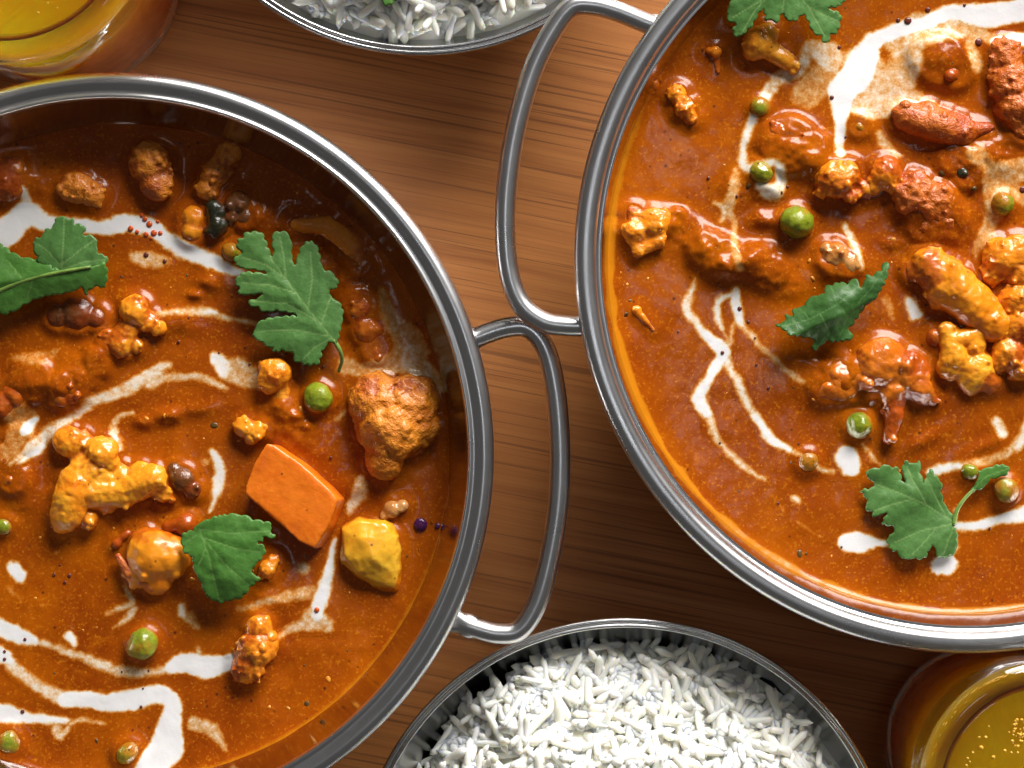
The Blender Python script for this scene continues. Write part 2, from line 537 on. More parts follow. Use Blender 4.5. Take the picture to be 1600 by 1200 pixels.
# ------------------------------------------------------------------ curry bowls
def build_curry_bowl(cx, cy, rimz, R, wall_r_at, label, handle_z, handle_pts, groove):
    """wall_r_at: (depth, radius) of the inside wall at the sauce line"""
    root = tag(link('curry_bowl', None, loc=(cx, cy, 0)), label, 'bowl')
    b = 0.0021
    zt = rimz
    d, ri = wall_r_at
    slope = (R - 0.0052 - ri) / d
    outer = [(0.0, 0.0), (R * 0.60, 0.0), (R * 0.66, 0.0025), (R * 0.78, rimz * 0.30),
             (R * 0.86, rimz * 0.6), (R - 0.0062, rimz * 0.86), (R - 0.0048, zt - 0.0040)]
    inner = [(R - 0.0056, zt - 0.0022), (R - 0.0062, zt - 0.0045)]
    for k in range(1, 6):
        dd = 0.0045 + (rimz * 0.62 - 0.0045) * k / 5
        inner.append((R - 0.0052 - slope * dd - 0.006 * (k / 5) ** 3, zt - dd))
    inner += [(R * 0.62, 0.0050), (R * 0.55, 0.0035), (0.0, 0.0032)]
    v, f = lathe(outer)
    body = link('body', mesh_from('bowl_outside', v, f, mats=[M['steel']]), root)
    v, f = lathe(inner)
    link('inside', mesh_from('bowl_inside', v, [q[::-1] for q in f], mats=[M['steel_in']]), root)
    # rolled rim: fat bead, shallow groove, thin inner edge
    prof = [(R - 0.0048, zt - 0.0040)] + arc(R - b, zt - b, b, -120, 100, 16)
    if groove:
        prof += [(R - 0.0030, zt - 0.00035), (R - 0.0035, zt - 0.00075), (R - 0.0040, zt - 0.00095), (R - 0.0044, zt - 0.00085)]
        prof += arc(R - 0.0049, zt - 0.0011, 0.00045, 60, 180, 6) + [(R - 0.0056, zt - 0.0022)]
    else:
        prof += arc(R - b - 0.0004, zt - b, b, 100, 175, 8) + [(R - 0.0050, zt - 0.0025), (R - 0.0056, zt - 0.0022)]
    v, f = lathe(prof)
    link('rim', mesh_from('rolled_rim', v, f, mats=[M['steel']]), root)
    pts = [Vector(W(x, y, handle_z)) for x, y in handle_pts]
    for mirror in (1, -1):
        pp = [Vector(((p.x - cx) * mirror, (p.y - cy) * mirror, p.z)) for p in pts]
        path = catmull(pp, 9)
        fl = lambda t: (1.0 + 0.25 * max(0, 1 - min(t, 1 - t) / 0.05), 1.0 - 0.35 * max(0, 1 - min(t, 1 - t) / 0.05))
        v, f = tube(path, 0.00215, 18, fl)
        hd = link('handle', mesh_from('wire_handle', v, f, mats=[M['steel']]), root)
        for e0, e1 in ((0, 6), (-1, -7)):
            q, dr = path[e1], (path[e1] - path[e0]).normalized()
            bm = bmesh.new()
            bmesh.ops.create_icosphere(bm, subdivisions=3, radius=1.0, matrix=Matrix.Diagonal((0.0036, 0.0026, 0.0019, 1)))
            wm = bpy.data.meshes.new('weld_pad'); bm.to_mesh(wm); bm.free()
            wm.polygons.foreach_set('use_smooth', [True] * len(wm.polygons)); wm.materials.append(M['steel'])
            wo = link('weld_pad', wm, hd, q)
            wo.rotation_euler = (0, 0, math.atan2(dr.y, dr.x))
    return root


LZ, LR = 0.050, 0.0786
RZ, RR = 0.053, 0.0808
LC = W(173, 710, LZ)
RC = W(1517, 403, RZ)
L_SAUCE_Z, L_SAUCE_R = 0.0365, 0.0692
R_SAUCE_Z, R_SAUCE_R = 0.0425, 0.0734
build_curry_bowl(LC[0], LC[1], LZ, LR, (LZ - L_SAUCE_Z, L_SAUCE_R),
                 'steel two-handled curry bowl on the left, holding the carrot slice', 0.0428,
                 [(718, 537), (745, 527), (790, 512), (825, 513), (852, 545), (868, 610), (875, 700), (872, 790),
                  (857, 880), (838, 945), (812, 984), (780, 990), (745, 982), (700, 966)], True)
build_curry_bowl(RC[0], RC[1], RZ, RR, (RZ - R_SAUCE_Z, R_SAUCE_R),
                 'larger steel two-handled curry bowl on the right, under the pool of cream', 0.0476,
                 [(1042, 46), (1015, 38), (965, 18), (925, 8), (892, 12), (862, 50), (832, 110), (808, 190), (794, 270),
                  (789, 350), (795, 425), (814, 475), (848, 502), (885, 509), (920, 509), (938, 508)], False)


# ------------------------------------------------------------------ food pieces (collected, then remeshed in one go)
class Bowl:
    def __init__(s, c, zf, r, seed):
        s.c, s.zf, s.r, s.seed = c, zf, r, seed
        s.skirts = []      # x, y, r in metres
        s.mounds = []
        s.strokes = []
        s.s = sc(zf)

    def P(s, x, y):
        return W(x, y, s.zf)[:2]


BL = Bowl(LC, L_SAUCE_Z, L_SAUCE_R + 0.0012, 3)
BR = Bowl(RC, R_SAUCE_Z, R_SAUCE_R + 0.0012, 11)
QUEUE = []


def ico(bm, x, y, z, r, zs=1.0, sub=2):
    bmesh.ops.create_icosphere(bm, subdivisions=sub, radius=1.0,
                               matrix=Matrix.Translation((x, y, z)) @ Matrix.Diagonal((r, r, r * zs, 1)))


def piece(bowl, name, label, cat, prims, mat, group=None, curd=None, amp=0.25, freq=260, voxel=0.00032,
          smooth=2, coat=0.3, skirt=True, lift=0.0, grow=1.07):
    """prims in photo pixels: ('s',x,y,r,zrel,zs) ball, ('c',x0,y0,r0,x1,y1,r1,zrel) tapered limb,
    ('p',outline,ztop_mm,zbot_mm,(tiltx,tilty)) slab"""
    bm = bmesh.new()
    k = bowl.s
    zf = bowl.zf + lift
    balls = []
    for p in prims:
        if p[0] == 's':
            x, y = bowl.P(p[1], p[2])
            r = p[3] * k * grow
            zr = p[4] if len(p) > 4 else 0.15
            zs = p[5] if len(p) > 5 else 0.85
            zr -= 0.10
            ico(bm, x, y, zf + zr * r, r, zs)
            balls.append((x, y, zf + zr * r, r))
            if skirt: bowl.skirts.append((x, y, r))
        elif p[0] == 'c':
            _, x0, y0, r0, x1, y1, r1 = p[:7]
            zr = p[7] if len(p) > 7 else 0.2
            zr -= 0.10
            n = max(3, int(math.hypot(x1 - x0, y1 - y0) / (0.45 * max(4, min(r0, r1)))))
            for i in range(n + 1):
                t = i / n
                r = (r0 + (r1 - r0) * t) * k * grow
                x, y = bowl.P(x0 + (x1 - x0) * t, y0 + (y1 - y0) * t)
                ico(bm, x, y, zf + zr * r, r, 0.9, 2)
                if i in (0, n): balls.append((x, y, zf + zr * r, r))
                if skirt and i % 2 == 0: bowl.skirts.append((x, y, r))
        elif p[0] == 'h':
            vs_ = []
            for (x, y, z) in p[1]:
                X, Y = bowl.P(x, y)
                vs_.append(bm.verts.new((X, Y, zf + z * 1e-3)))
            hr = bmesh.ops.convex_hull(bm, input=vs_)
            bmesh.ops.delete(bm, geom=list(set(g for g in hr['geom_interior'] + hr['geom_unused'] if isinstance(g, bmesh.types.BMVert))), context='VERTS')
            bmesh.ops.recalc_face_normals(bm, faces=bm.faces[:])
            if skirt:
                mx = sum(q[0] for q in p[1]) / len(p[1]); my = sum(q[1] for q in p[1]) / len(p[1])
                bowl.skirts.append((*bowl.P(mx, my), 0.7 * max(math.hypot(q[0] - mx, q[1] - my) for q in p[1]) * k))
        elif p[0] == 'p':
            out, zt, zb = p[1], p[2], p[3]
            tx, ty = p[4] if len(p) > 4 else (0, 0)
            mx = sum(q[0] for q in out) / len(out); my = sum(q[1] for q in out) / len(out)
            top, bot = [], []
            for (x, y) in out:
                X, Y = bowl.P(x, y)
                dz = ((x - mx) * tx + (y - my) * ty) * k
                top.append(bm.verts.new((X, Y, zf + zt * 1e-3 + dz)))
                fo = p[5] if len(p) > 5 else (0, 0)
                X2, Y2 = bowl.P(x + fo[0], y + fo[1])
                bot.append(bm.verts.new((X2, Y2, zf + zb * 1e-3)))
            n = len(out)
            bm.faces.new(top); bm.faces.new(bot[::-1])
            for i in range(n):
                j = (i + 1) % n
                bm.faces.new((top[i], bot[i], bot[j], top[j]))
            bmesh.ops.recalc_face_normals(bm, faces=bm.faces[:])
            if skirt:
                X, Y = bowl.P(mx, my)
                rr = min(math.hypot(q[0] - mx, q[1] - my) for q in out) * k
                bowl.skirts.append((X, Y, rr))
    if curd and balls:
        n, cr = int(curd[0] * (3.2 if mat in ('floret', 'floret_y', 'nugget') else 1.6)), curd[1] * (0.68 if mat in ('floret', 'floret_y', 'nugget') else 0.85)
        rs = random.Random(hash(name + label) % 99991 if False else len(label) * 131 + len(QUEUE))
        for i in range(n):
            b = balls[rs.randrange(len(balls))]
            a = rs.uniform(0, 6.283); e = math.asin(rs.uniform(0.0, 1.0))
            d = b[3] * rs.uniform(0.82, 1.0)
            r = cr * k * rs.uniform(0.6, 1.25)
            ico(bm, b[0] + math.cos(a) * math.cos(e) * d, b[1] + math.sin(a) * math.cos(e) * d,
                b[2] + math.sin(e) * d * 0.85, r, 1.0, 1)
    vs = [v.co for v in bm.verts]
    ctr = Vector((sum(v.x for v in vs) / len(vs), sum(v.y for v in vs) / len(vs), min(v.z for v in vs)))
    for v in bm.verts:
        v.co -= ctr
    me = bpy.data.meshes.new(name)
    bm.to_mesh(me); bm.free()
    o = link(name, me, loc=ctr)
    rm = o.modifiers.new('r', 'REMESH'); rm.mode = 'VOXEL'; rm.voxel_size = voxel
    sm = o.modifiers.new('s', 'SMOOTH'); sm.factor = 0.5; sm.iterations = smooth
    tag(o, label, cat, group)
    QUEUE.append((o, mat, amp, freq, coat, bowl))
    return o


def finish_pieces():
    dg = bpy.context.evaluated_depsgraph_get()
    dg.update()
    done = []
    for o, mat, amp, freq, coat, bowl in QUEUE:
        nm = bpy.data.meshes.new_from_object(o.evaluated_get(dg))
        done.append(nm)
    for (o, mat, amp, freq, coat, bowl), nm in zip(QUEUE, done):
        old = o.data
        o.modifiers.clear()
        o.data = nm
        nm.name = o.name
        bpy.data.meshes.remove(old)
        n = len(nm.vertices)
        co = np.empty(n * 3); nm.vertices.foreach_get('co', co); co = co.reshape(-1, 3)
        no = np.empty(n * 3); nm.vertices.foreach_get('normal', no); no = no.reshape(-1, 3)
        off = np.array(o.location)
        w = co + off
        d = fbm(w[:, 0] * freq, w[:, 1] * freq, w[:, 2] * freq, 4, 5) * amp * 2e-3
        big = 0.0 if amp < 0.11 else min(1.0, amp * 4)
        d = d + big * 1.5e-3 * fbm(w[:, 0] * 120, w[:, 1] * 120, w[:, 2] * 120, 2, 15)
        d = d - (0.3 if mat in ('sauced', 'redchunk', 'potato_o', 'mush') else 1.0) * big * 0.45e-3 * np.abs(fbm(w[:, 0] * 420, w[:, 1] * 420, w[:, 2] * 420, 2, 25))
        co = co + no * d[:, None]
        nm.vertices.foreach_set('co', co.ravel())
        above = (w[:, 2] - bowl.zf) * 1e3
        cval = coat + 0.10 + 0.9 * fbm(w[:, 0] * 130, w[:, 1] * 130, w[:, 2] * 130, 2, 9) + np.clip(0.70 - above * 0.34, 0, 0.7)
        # sauce gathers in hollows and wears thin on ridges
        ne = len(nm.edges)
        ed = np.empty(ne * 2, dtype=np.int32); nm.edges.foreach_get('vertices', ed); ed = ed.reshape(-1, 2)
        deg = np.bincount(ed.ravel(), minlength=n).astype(float)[:, None] + 1e-9
        sm_ = co.copy()
        for _ in range(6):
            acc = np.zeros_like(sm_)
            np.add.at(acc, ed[:, 0], sm_[ed[:, 1]]); np.add.at(acc, ed[:, 1], sm_[ed[:, 0]])
            sm_ = 0.4 * sm_ + 0.6 * acc / deg
        cav = ((sm_ - co) * no).sum(1)
        cval = cval + np.clip(cav / 0.00022, -0.5, 0.8) * (0.5 if mat != 'pea' else 0.15)
        fattr(nm, 'coat', cval)
        nm.materials.clear(); nm.materials.append(M[mat])
        nm.polygons.foreach_set('use_smooth', [True] * len(nm.polygons))
        nm.update()


# ---- left curry
G_CAUL = 'cauliflower pieces in the curries'
G_LUMP = 'sauce-covered vegetable lumps in the curries'
piece(BL, 'cauliflower_floret', 'oval brown-orange floret in the shade below the top rim of the left curry', 'cauliflower',
      [('s', 238, 258, 36, 0.1), ('s', 245, 285, 30, 0.15), ('s', 250, 296, 16, 0.5)], 'nugget', G_CAUL, (14, 8), 0.3, coat=0.35)
piece(BL, 'cauliflower_floret', 'small rounded floret in shade, left of the oval one in the left curry', 'cauliflower',
      [('s', 122, 294, 26, 0.0), ('s', 145, 305, 20, 0.1)], 'nugget', G_CAUL, (10, 7), 0.25, coat=0.35)
piece(BL, 'cauliflower_floret', 'knobbly floret with a round knob in shade, beside the dark aubergine piece', 'cauliflower',
      [('s', 357, 243, 18, 0.5), ('s', 338, 272, 26, 0.2), ('s', 328, 295, 22, 0.1), ('s', 345, 255, 16, 0.4)], 'nugget', G_CAUL, (26, 7), 0.25, coat=0.3)
piece(BL, 'vegetable_lump', 'glossy brown lump cut by the left edge of the photo, above the cream', 'vegetable',
      [('s', 8, 280, 38, 0.0), ('s', 20, 268, 24, 0.3)], 'sauced', G_LUMP, (8, 8), 0.25, coat=0.6)
piece(BL, 'aubergine_piece', 'blackish green aubergine piece in the shade of the left curry', 'aubergine',
      [('s', 340, 333, 19, 0.15), ('s', 342, 352, 18, 0.15), ('c', 335, 325, 14, 338, 358, 14, 0.4)], 'aub', None, (4, 7), 0.2, coat=0.3)
piece(BL, 'mushroom_piece', 'brown mushroom piece right of the dark aubergine piece', 'mushroom',
      [('s', 372, 318, 23, 0.1), ('s', 385, 340, 18, 0.1), ('s', 362, 340, 14, 0.2)], 'mush', None, (5, 7), 0.2, coat=0.3)
piece(BL, 'potato_chunk', 'orange potato piece left of the dark aubergine piece', 'potato',
      [('s', 303, 340, 24, -0.2), ('s', 300, 360, 22, -0.2)], 'potato_o', None, None, 0.2, coat=0.35)
piece(BL, 'pepper_strip', 'curved orange pepper strip in shade behind the big coriander leaf', 'pepper',
      [('c', 462, 350, 13, 510, 352, 17, 0.1), ('c', 510, 352, 17, 552, 385, 20, 0.1), ('c', 552, 385, 20, 566, 420, 16, 0.0)], 'potato_o', None, None, 0.15, coat=0.35)
piece(BL, 'potato_chunk', 'long sauced potato chunk right of the big coriander leaf', 'potato',
      [('s', 565, 480, 28, -0.1), ('s', 578, 515, 28, -0.1), ('s', 588, 545, 22, -0.2)], 'sauced', None, (6, 9), 0.25, coat=0.4)
piece(BL, 'cauliflower_floret', 'large wrinkled orange floret against the right wall of the left curry', 'cauliflower',
      [('s', 592, 628, 46, 0.3), ('s', 638, 630, 46, 0.25), ('s', 612, 668, 52, 0.3), ('s', 600, 718, 32, 0.3),
       ('s', 652, 665, 34, 0.2), ('s', 576, 665, 24, 0.1), ('s', 575, 690, 14, 0.2), ('s', 607, 738, 14, 0.3), ('s', 645, 700, 16, 0.2)],
      'nugget', G_CAUL, (44, 7), 0.36, freq=330, coat=0.12)
piece(BL, 'cauliflower_floret', 'small bright orange floret touching the stem end of the big coriander leaf', 'cauliflower',
      [('s', 432, 582, 25, 0.5), ('s', 422, 597, 18, 0.6), ('c', 440, 600, 18, 448, 640, 13, 0.0), ('s', 418, 575, 14, 0.4)], 'floret', G_CAUL, (30, 6), 0.15, coat=0.1)
piece(BL, 'cauliflower_floret', 'tiny brownish floret above the top corner of the carrot slice', 'cauliflower',
      [('s', 383, 668, 15, 0.5), ('s', 402, 673, 15, 0.4), ('s', 392, 680, 12, 0.4)], 'floret_y', G_CAUL, (16, 6), 0.2, coat=0.35)
piece(BL, 'carrot_slice', 'flat bright orange carrot slice with four straight sides', 'carrot',
      [('p', [(420, 692), (432, 695), (474, 724), (514, 760), (530, 778), (515, 820), (494, 855), (470, 843), (428, 806), (386, 770), (388, 757), (400, 724)],
        4.6, -1.0, (0.05, -0.02), (10, 2))], 'carrot', None, None, 0.09, freq=260, smooth=4, coat=0.30)
piece(BL, 'potato_chunk', 'yellow faceted potato chunk below the right corner of the carrot slice', 'potato',
      [('h', [(530, 822, -1), (560, 806, -1), (600, 806, -1), (624, 826, -1), (632, 870, -1), (622, 926, -1), (596, 926, -1), (556, 906, -1), (530, 882, -1),
              (534, 826, 2.0), (562, 812, 2.8), (604, 816, 2.8), (622, 840, 2.8), (622, 900, 2.4), (616, 920, 1.4), (588, 872, 4.6), (566, 838, 4.2), (604, 842, 4.2), (560, 896, 2.2), (540, 866, 3.0)])],
      'potato', None, None, 0.16, freq=210, smooth=8, coat=0.30)
piece(BL, 'cauliflower_branch', 'large branching yellow-orange cauliflower stem left of centre in the left curry', 'cauliflower',
      [('s', 110, 692, 26, 0.45), ('s', 128, 688, 18, 0.4), ('s', 160, 706, 27, 0.45), ('s', 172, 722, 18, 0.5), ('s', 136, 735, 32, 0.25),
       ('c', 122, 752, 32, 106, 802, 28, 0.3), ('s', 98, 818, 15, 0.4), ('s', 140, 812, 16, 0.2), ('c', 150, 768, 26, 196, 772, 22, 0.35),
       ('c', 196, 770, 22, 240, 752, 25, 0.45), ('s', 256, 770, 18, 0.45), ('s', 268, 780, 9, 0.6), ('s', 218, 740, 18, 0.4), ('s', 168, 790, 16, 0.1), ('s', 188, 744, 24, 0.0), ('s', 160, 748, 30, 0.05), ('s', 205, 756, 20, 0.2)], 'floret_y', G_CAUL, (14, 8), 0.22, freq=230, coat=0.24)
piece(BL, 'cauliflower_floret', 'small floret with orange head and creamy yellow stem below the coriander sprig', 'cauliflower',
      [('s', 213, 484, 24, 0.5), ('s', 232, 500, 17, 0.3), ('s', 251, 512, 11, 0.5), ('c', 205, 505, 18, 188, 540, 22, 0.2), ('s', 170, 528, 16, 0.0), ('s', 212, 540, 14, 0.2)], 'floret_y', G_CAUL, (26, 6), 0.2, coat=0.22)
piece(BL, 'vegetable_lump', 'long pinkish lump smeared with cream, left of the streak in the left curry', 'vegetable',
      [('s', 112, 606, 28, -0.1), ('s', 130, 585, 26, -0.2), ('s', 96, 618, 20, 0.0), ('s', 150, 568, 22, -0.3)], 'sauced', G_LUMP, (8, 8), 0.3, coat=0.35)
piece(BL, 'vegetable_lump', 'broad orange lump at the left edge below the coriander sprig', 'vegetable',
      [('s', 48, 595, 34, -0.4), ('s', 20, 615, 26, -0.2), ('s', 5, 632, 20, 0.0)], 'sauced', G_LUMP, (6, 8), 0.3, coat=0.4)
piece(BL, 'vegetable_lump', 'orange lump by the left edge under the small cream patch', 'vegetable',
      [('s', 22, 748, 22, -0.1), ('s', 12, 720, 24, -0.2), ('s', 30, 690, 20, -0.2)], 'sauced', G_LUMP, (6, 8), 0.3, coat=0.4)
piece(BL, 'potato_chunk', 'round orange potato chunk with brown skin, left of the smooth coriander leaf', 'potato',
      [('s', 240, 868, 42, 0.15), ('s', 262, 870, 34, 0.15), ('s', 222, 890, 28, 0.05), ('s', 246, 905, 24, 0.0), ('s', 225, 845, 22, 0.1)], 'potato_o', None, (6, 8), 0.15, freq=180, coat=0.12)
piece(BL, 'potato_skin', 'loose reddish brown skin flap on the round potato chunk', 'potato skin',
      [('c', 187, 868, 8, 205, 893, 10, 1.4), ('c', 205, 893, 10, 240, 915, 7, 1.2)], 'redchunk', None, None, 0.25, coat=0.3, skirt=False, voxel=0.0003)
piece(BL, 'cauliflower_floret', 'upright orange floret standing in the lower cream stream of the left curry', 'cauliflower',
      [('s', 402, 982, 22, 0.5), ('s', 398, 1012, 30, 0.4), ('s', 388, 1042, 28, 0.3), ('s', 412, 1005, 20, 0.5), ('s', 376, 1020, 16, 0.2)], 'floret', G_CAUL, (16, 8), 0.25, coat=0.3)
piece(BL, 'cauliflower_floret', 'small orange crumb of floret tucked under the smooth coriander leaf', 'cauliflower',
      [('s', 418, 888, 16, 0.4), ('s', 428, 876, 12, 0.4), ('s', 410, 898, 10, 0.3)], 'floret', G_CAUL, (14, 5), 0.15, coat=0.35)
piece(BL, 'mushroom_piece', 'dark brown mushroom piece beside the branching cauliflower stem', 'mushroom',
      [('s', 284, 748, 22, 0.1), ('s', 300, 765, 16, 0.0), ('s', 275, 735, 14, 0.1)], 'mush', None, (5, 6), 0.15, coat=0.25)
piece(BL, 'mushroom_piece', 'dark glossy mushroom cap below the coriander sprig at the left edge', 'mushroom',
      [('s', 120, 492, 30, -0.2), ('s', 150, 497, 20, -0.2), ('s', 92, 495, 22, -0.2)], 'mush', None, None, 0.12, coat=0.3)
piece(BL, 'onion_piece', 'small pale translucent onion piece above the yellow potato chunk', 'onion',
      [('s', 612, 795, 14, 0.2), ('s', 628, 790, 10, 0.3), ('s', 600, 805, 9, 0.2)], 'onion', None, (5, 4), 0.12, coat=0.3)
piece(BL, 'vegetable_lump', 'flat orange lump beside the thick white corner of cream, left curry', 'vegetable',
      [('s', 290, 818, 16, 0.0), ('s', 182, 850, 10, 0.3), ('c', 182, 850, 7, 200, 832, 7, 0.2), ('c', 262, 822, 9, 292, 812, 8, 0.3)], 'sauced', G_LUMP, None, 0.2, coat=0.3)

# ---- right curry
piece(BR, 'cauliflower_floret', 'curled orange floret against the left wall of the right curry', 'cauliflower',
      [('s', 992, 362, 22, 0.4), ('c', 978, 358, 13, 998, 392, 13, 0.7), ('c', 998, 392, 13, 1026, 376, 12, 0.6), ('s', 1018, 350, 26, 0.2), ('s', 1035, 342, 16, 0.1), ('s', 990, 335, 16, 0.2)], 'floret', G_CAUL, (14, 6), 0.18, coat=0.2)
piece(BR, 'cauliflower_floret', 'small elongated curd floret near the upper left of the right curry', 'cauliflower',
      [('s', 1058, 148, 17, 0.4), ('s', 1068, 168, 18, 0.4), ('s', 1080, 184, 13, 0.3)], 'floret', G_CAUL, (26, 6), 0.15, coat=0.12)
piece(BR, 'vegetable_scrap', 'pale orange scrap stuck on the upper left wall of the right bowl', 'vegetable',
      [('s', 1020, 132, 12, 0.4), ('s', 1012, 142, 8, 0.3)], 'floret_y', None, None, 0.15, coat=0.4)
piece(BR, 'vegetable_scrap', 'small yellow scrap in shade between the rim and the top coriander leaf', 'vegetable',
      [('s', 1118, 82, 11, 0.5), ('c', 1118, 85, 9, 1122, 112, 5, 0.1), ('s', 1108, 80, 9, 0.3)], 'floret_y', None, None, 0.15, coat=0.2)
piece(BR, 'cauliflower_branch', 'orange floret with a yellow stem under the top coriander leaf', 'cauliflower',
      [('s', 1185, 68, 26, 0.3), ('s', 1175, 80, 18, 0.3), ('c', 1200, 78, 17, 1242, 104, 9, 0.35), ('s', 1198, 55, 18, 0.4)], 'floret_y', G_CAUL, (6, 7), 0.15, coat=0.15)
piece(BR, 'vegetable_lump', 'brown sauce-coated lump inside the ring of cream, right curry', 'vegetable',
      [('s', 1468, 95, 40, -0.45), ('s', 1490, 110, 30, -0.3), ('s', 1482, 118, 12, 0.9), ('s', 1445, 85, 24, -0.2)], 'sauced', G_LUMP, (4, 7), 0.15, coat=0.75)
piece(BR, 'meat_chunk', 'rough red-brown chunk at the right edge near the top of the right curry', 'chunk',
      [('s', 1570, 90, 30, 0.2), ('s', 1580, 130, 36, 0.2), ('s', 1592, 170, 36, 0.2), ('s', 1560, 112, 20, 0.2), ('s', 1602, 200, 26, 0.1)], 'redchunk', None, (46, 6), 0.4, freq=380, coat=0.3)
piece(BR, 'meat_chunk', 'long red-orange chunk with a bright upper edge, right of the cream pool', 'chunk',
      [('c', 1412, 186, 20, 1470, 196, 27, 0.3), ('c', 1470, 196, 27, 1505, 206, 22, 0.3), ('c', 1505, 206, 18, 1543, 200, 9, 0.4), ('s', 1450, 178, 18, 0.4)], 'redchunk', None, (20, 6), 0.25, coat=0.25)
piece(BR, 'cauliflower_floret', 'glossy orange floret with pale nubs in the middle of the right curry', 'cauliflower',
      [('s', 1302, 280, 32, 0.35), ('s', 1282, 302, 12, 0.8), ('s', 1330, 308, 12, 0.8), ('s', 1322, 275, 24, 0.4), ('s', 1352, 295, 18, 0.2)], 'floret', G_CAUL, (18, 7), 0.22, coat=0.4)
piece(BR, 'cauliflower_floret', 'rounded orange floret joined to the right of the nubbed one', 'cauliflower',
      [('s', 1382, 272, 28, 0.35), ('s', 1365, 292, 18, 0.3), ('s', 1400, 290, 20, 0.3)], 'floret', G_CAUL, (12, 7), 0.2, coat=0.4)
piece(BR, 'meat_chunk', 'rough shiny red chunk sloping right of the middle florets', 'chunk',
      [('s', 1425, 300, 34, 0.25), ('s', 1460, 318, 34, 0.15), ('s', 1415, 318, 20, 0.3), ('s', 1475, 345, 30, -0.1), ('s', 1445, 350, 28, -0.2)], 'redchunk', None, (54, 6), 0.4, freq=420, coat=0.35)
piece(BR, 'vegetable_lump', 'red sauce-coated lump with bright glints below the left arm of cream', 'vegetable',
      [('s', 1232, 228, 46, -0.45), ('s', 1215, 212, 24, 0.0), ('s', 1262, 235, 30, -0.2), ('s', 1250, 218, 16, 0.6)], 'sauced', G_LUMP, (8, 8), 0.2, coat=0.7)
piece(BR, 'vegetable_lump', 'low sauce-coated lump left of the cream trail, right curry', 'vegetable',
      [('s', 1102, 390, 26, -0.1), ('s', 1128, 400, 26, -0.1), ('s', 1150, 412, 20, -0.1), ('s', 1110, 408, 16, 0.1)], 'sauced', G_LUMP, (12, 8), 0.25, coat=0.5)
piece(BR, 'vegetable_lump', 'knobbly sauce-coated lump right of the cream trail, right curry', 'vegetable',
      [('s', 1182, 412, 24, 0.0), ('s', 1208, 422, 20, 0.0), ('s', 1195, 435, 14, 0.2)], 'sauced', G_LUMP, (16, 7), 0.3, coat=0.5)
piece(BR, 'onion_piece', 'translucent onion piece with a cream edge above the dark coriander leaf', 'onion',
      [('s', 1302, 402, 26, 0.05), ('s', 1322, 412, 22, 0.0), ('s', 1292, 392, 16, 0.2)], 'onion', None, (4, 7), 0.15, coat=0.4)
piece(BR, 'potato_chunk', 'long yellow-orange potato wedge at the right side of the right curry', 'potato',
      [('c', 1448, 412, 26, 1478, 440, 34, 0.25), ('c', 1478, 440, 34, 1520, 478, 32, 0.25), ('c', 1520, 478, 30, 1550, 505, 26, 0.2), ('s', 1430, 425, 18, 0.1), ('s', 1455, 402, 16, 0.5), ('s', 1500, 440, 22, 0.5), ('s', 1470, 462, 20, 0.2)], 'potato_o', None, (10, 10), 0.35, coat=0.30, grow=1.2)
piece(BR, 'cauliflower_floret', 'orange floret at the right edge above the potato wedge', 'cauliflower',
      [('s', 1562, 402, 28, 0.35), ('s', 1588, 395, 26, 0.3), ('s', 1550, 425, 20, 0.2), ('s', 1595, 425, 26, 0.2)], 'floret', G_CAUL, (16, 8), 0.2, coat=0.25, grow=1.2)
piece(BR, 'cauliflower_floret', 'crumbly orange floret at the right edge below the potato wedge', 'cauliflower',
      [('s', 1585, 470, 24, 0.3), ('s', 1592, 510, 26, 0.2), ('s', 1570, 520, 16, 0.2), ('s', 1575, 555, 24, 0.3), ('s', 1595, 570, 22, 0.2), ('s', 1560, 568, 14, 0.4)], 'floret', G_CAUL, (46, 7), 0.25, coat=0.3, grow=1.2)
piece(BR, 'cauliflower_floret', 'star-shaped yellow cauliflower branch end below the potato wedge', 'cauliflower',
      [('s', 1478, 516, 14, 0.7), ('c', 1480, 520, 15, 1488, 560, 19, 0.5), ('s', 1484, 572, 18, 0.3), ('c', 1492, 530, 15, 1526, 522, 13, 0.6), ('s', 1520, 540, 18, 0.3), ('s', 1525, 580, 30, 0.0), ('s', 1520, 598, 16, 0.2), ('s', 1545, 595, 18, 0.0)], 'floret_y', G_CAUL, (14, 7), 0.2, coat=0.22, grow=1.2)
piece(BR, 'vegetable_lump', 'small brown lump left of the star-shaped cauliflower end', 'vegetable',
      [('s', 1462, 528, 15, 0.2)], 'sauced', G_LUMP, None, 0.2, coat=0.5)
piece(BR, 'vegetable_lump', 'big sauce-draped lump with a dripping pointed end, lower middle of the right curry', 'vegetable',
      [('s', 1375, 570, 46, 0.0), ('s', 1415, 585, 36, 0.0), ('c', 1320, 590, 34, 1370, 590, 40, -0.2), ('c', 1290, 610, 22, 1330, 600, 30, -0.2), ('c', 1392, 612, 24, 1396, 645, 17, 0.3), ('c', 1396, 645, 17, 1389, 684, 11, 0.5), ('c', 1430, 605, 20, 1462, 630, 8, 0.4), ('s', 1412, 572, 14, 1.6), ('s', 1352, 597, 12, 1.6)], 'sauced', G_LUMP, (18, 8), 0.3, coat=0.45)
piece(BR, 'courgette_piece', 'dark green courgette piece showing through the sauce right of the long red chunk', 'courgette',
      [('s', 1490, 250, 24, -0.35), ('s', 1512, 275, 20, -0.35), ('s', 1500, 270, 12, 0.4)], 'aub', None, (4, 6), 0.15, coat=0.32)
piece(BR, 'vegetable_scrap', 'orange scrap on the sauce left of the crossing cream lines', 'vegetable',
      [('c', 998, 490, 6, 1020, 515, 5, 0.3), ('s', 995, 484, 7, 0.3)], 'floret', None, None, 0.12, coat=0.2, voxel=0.0003)


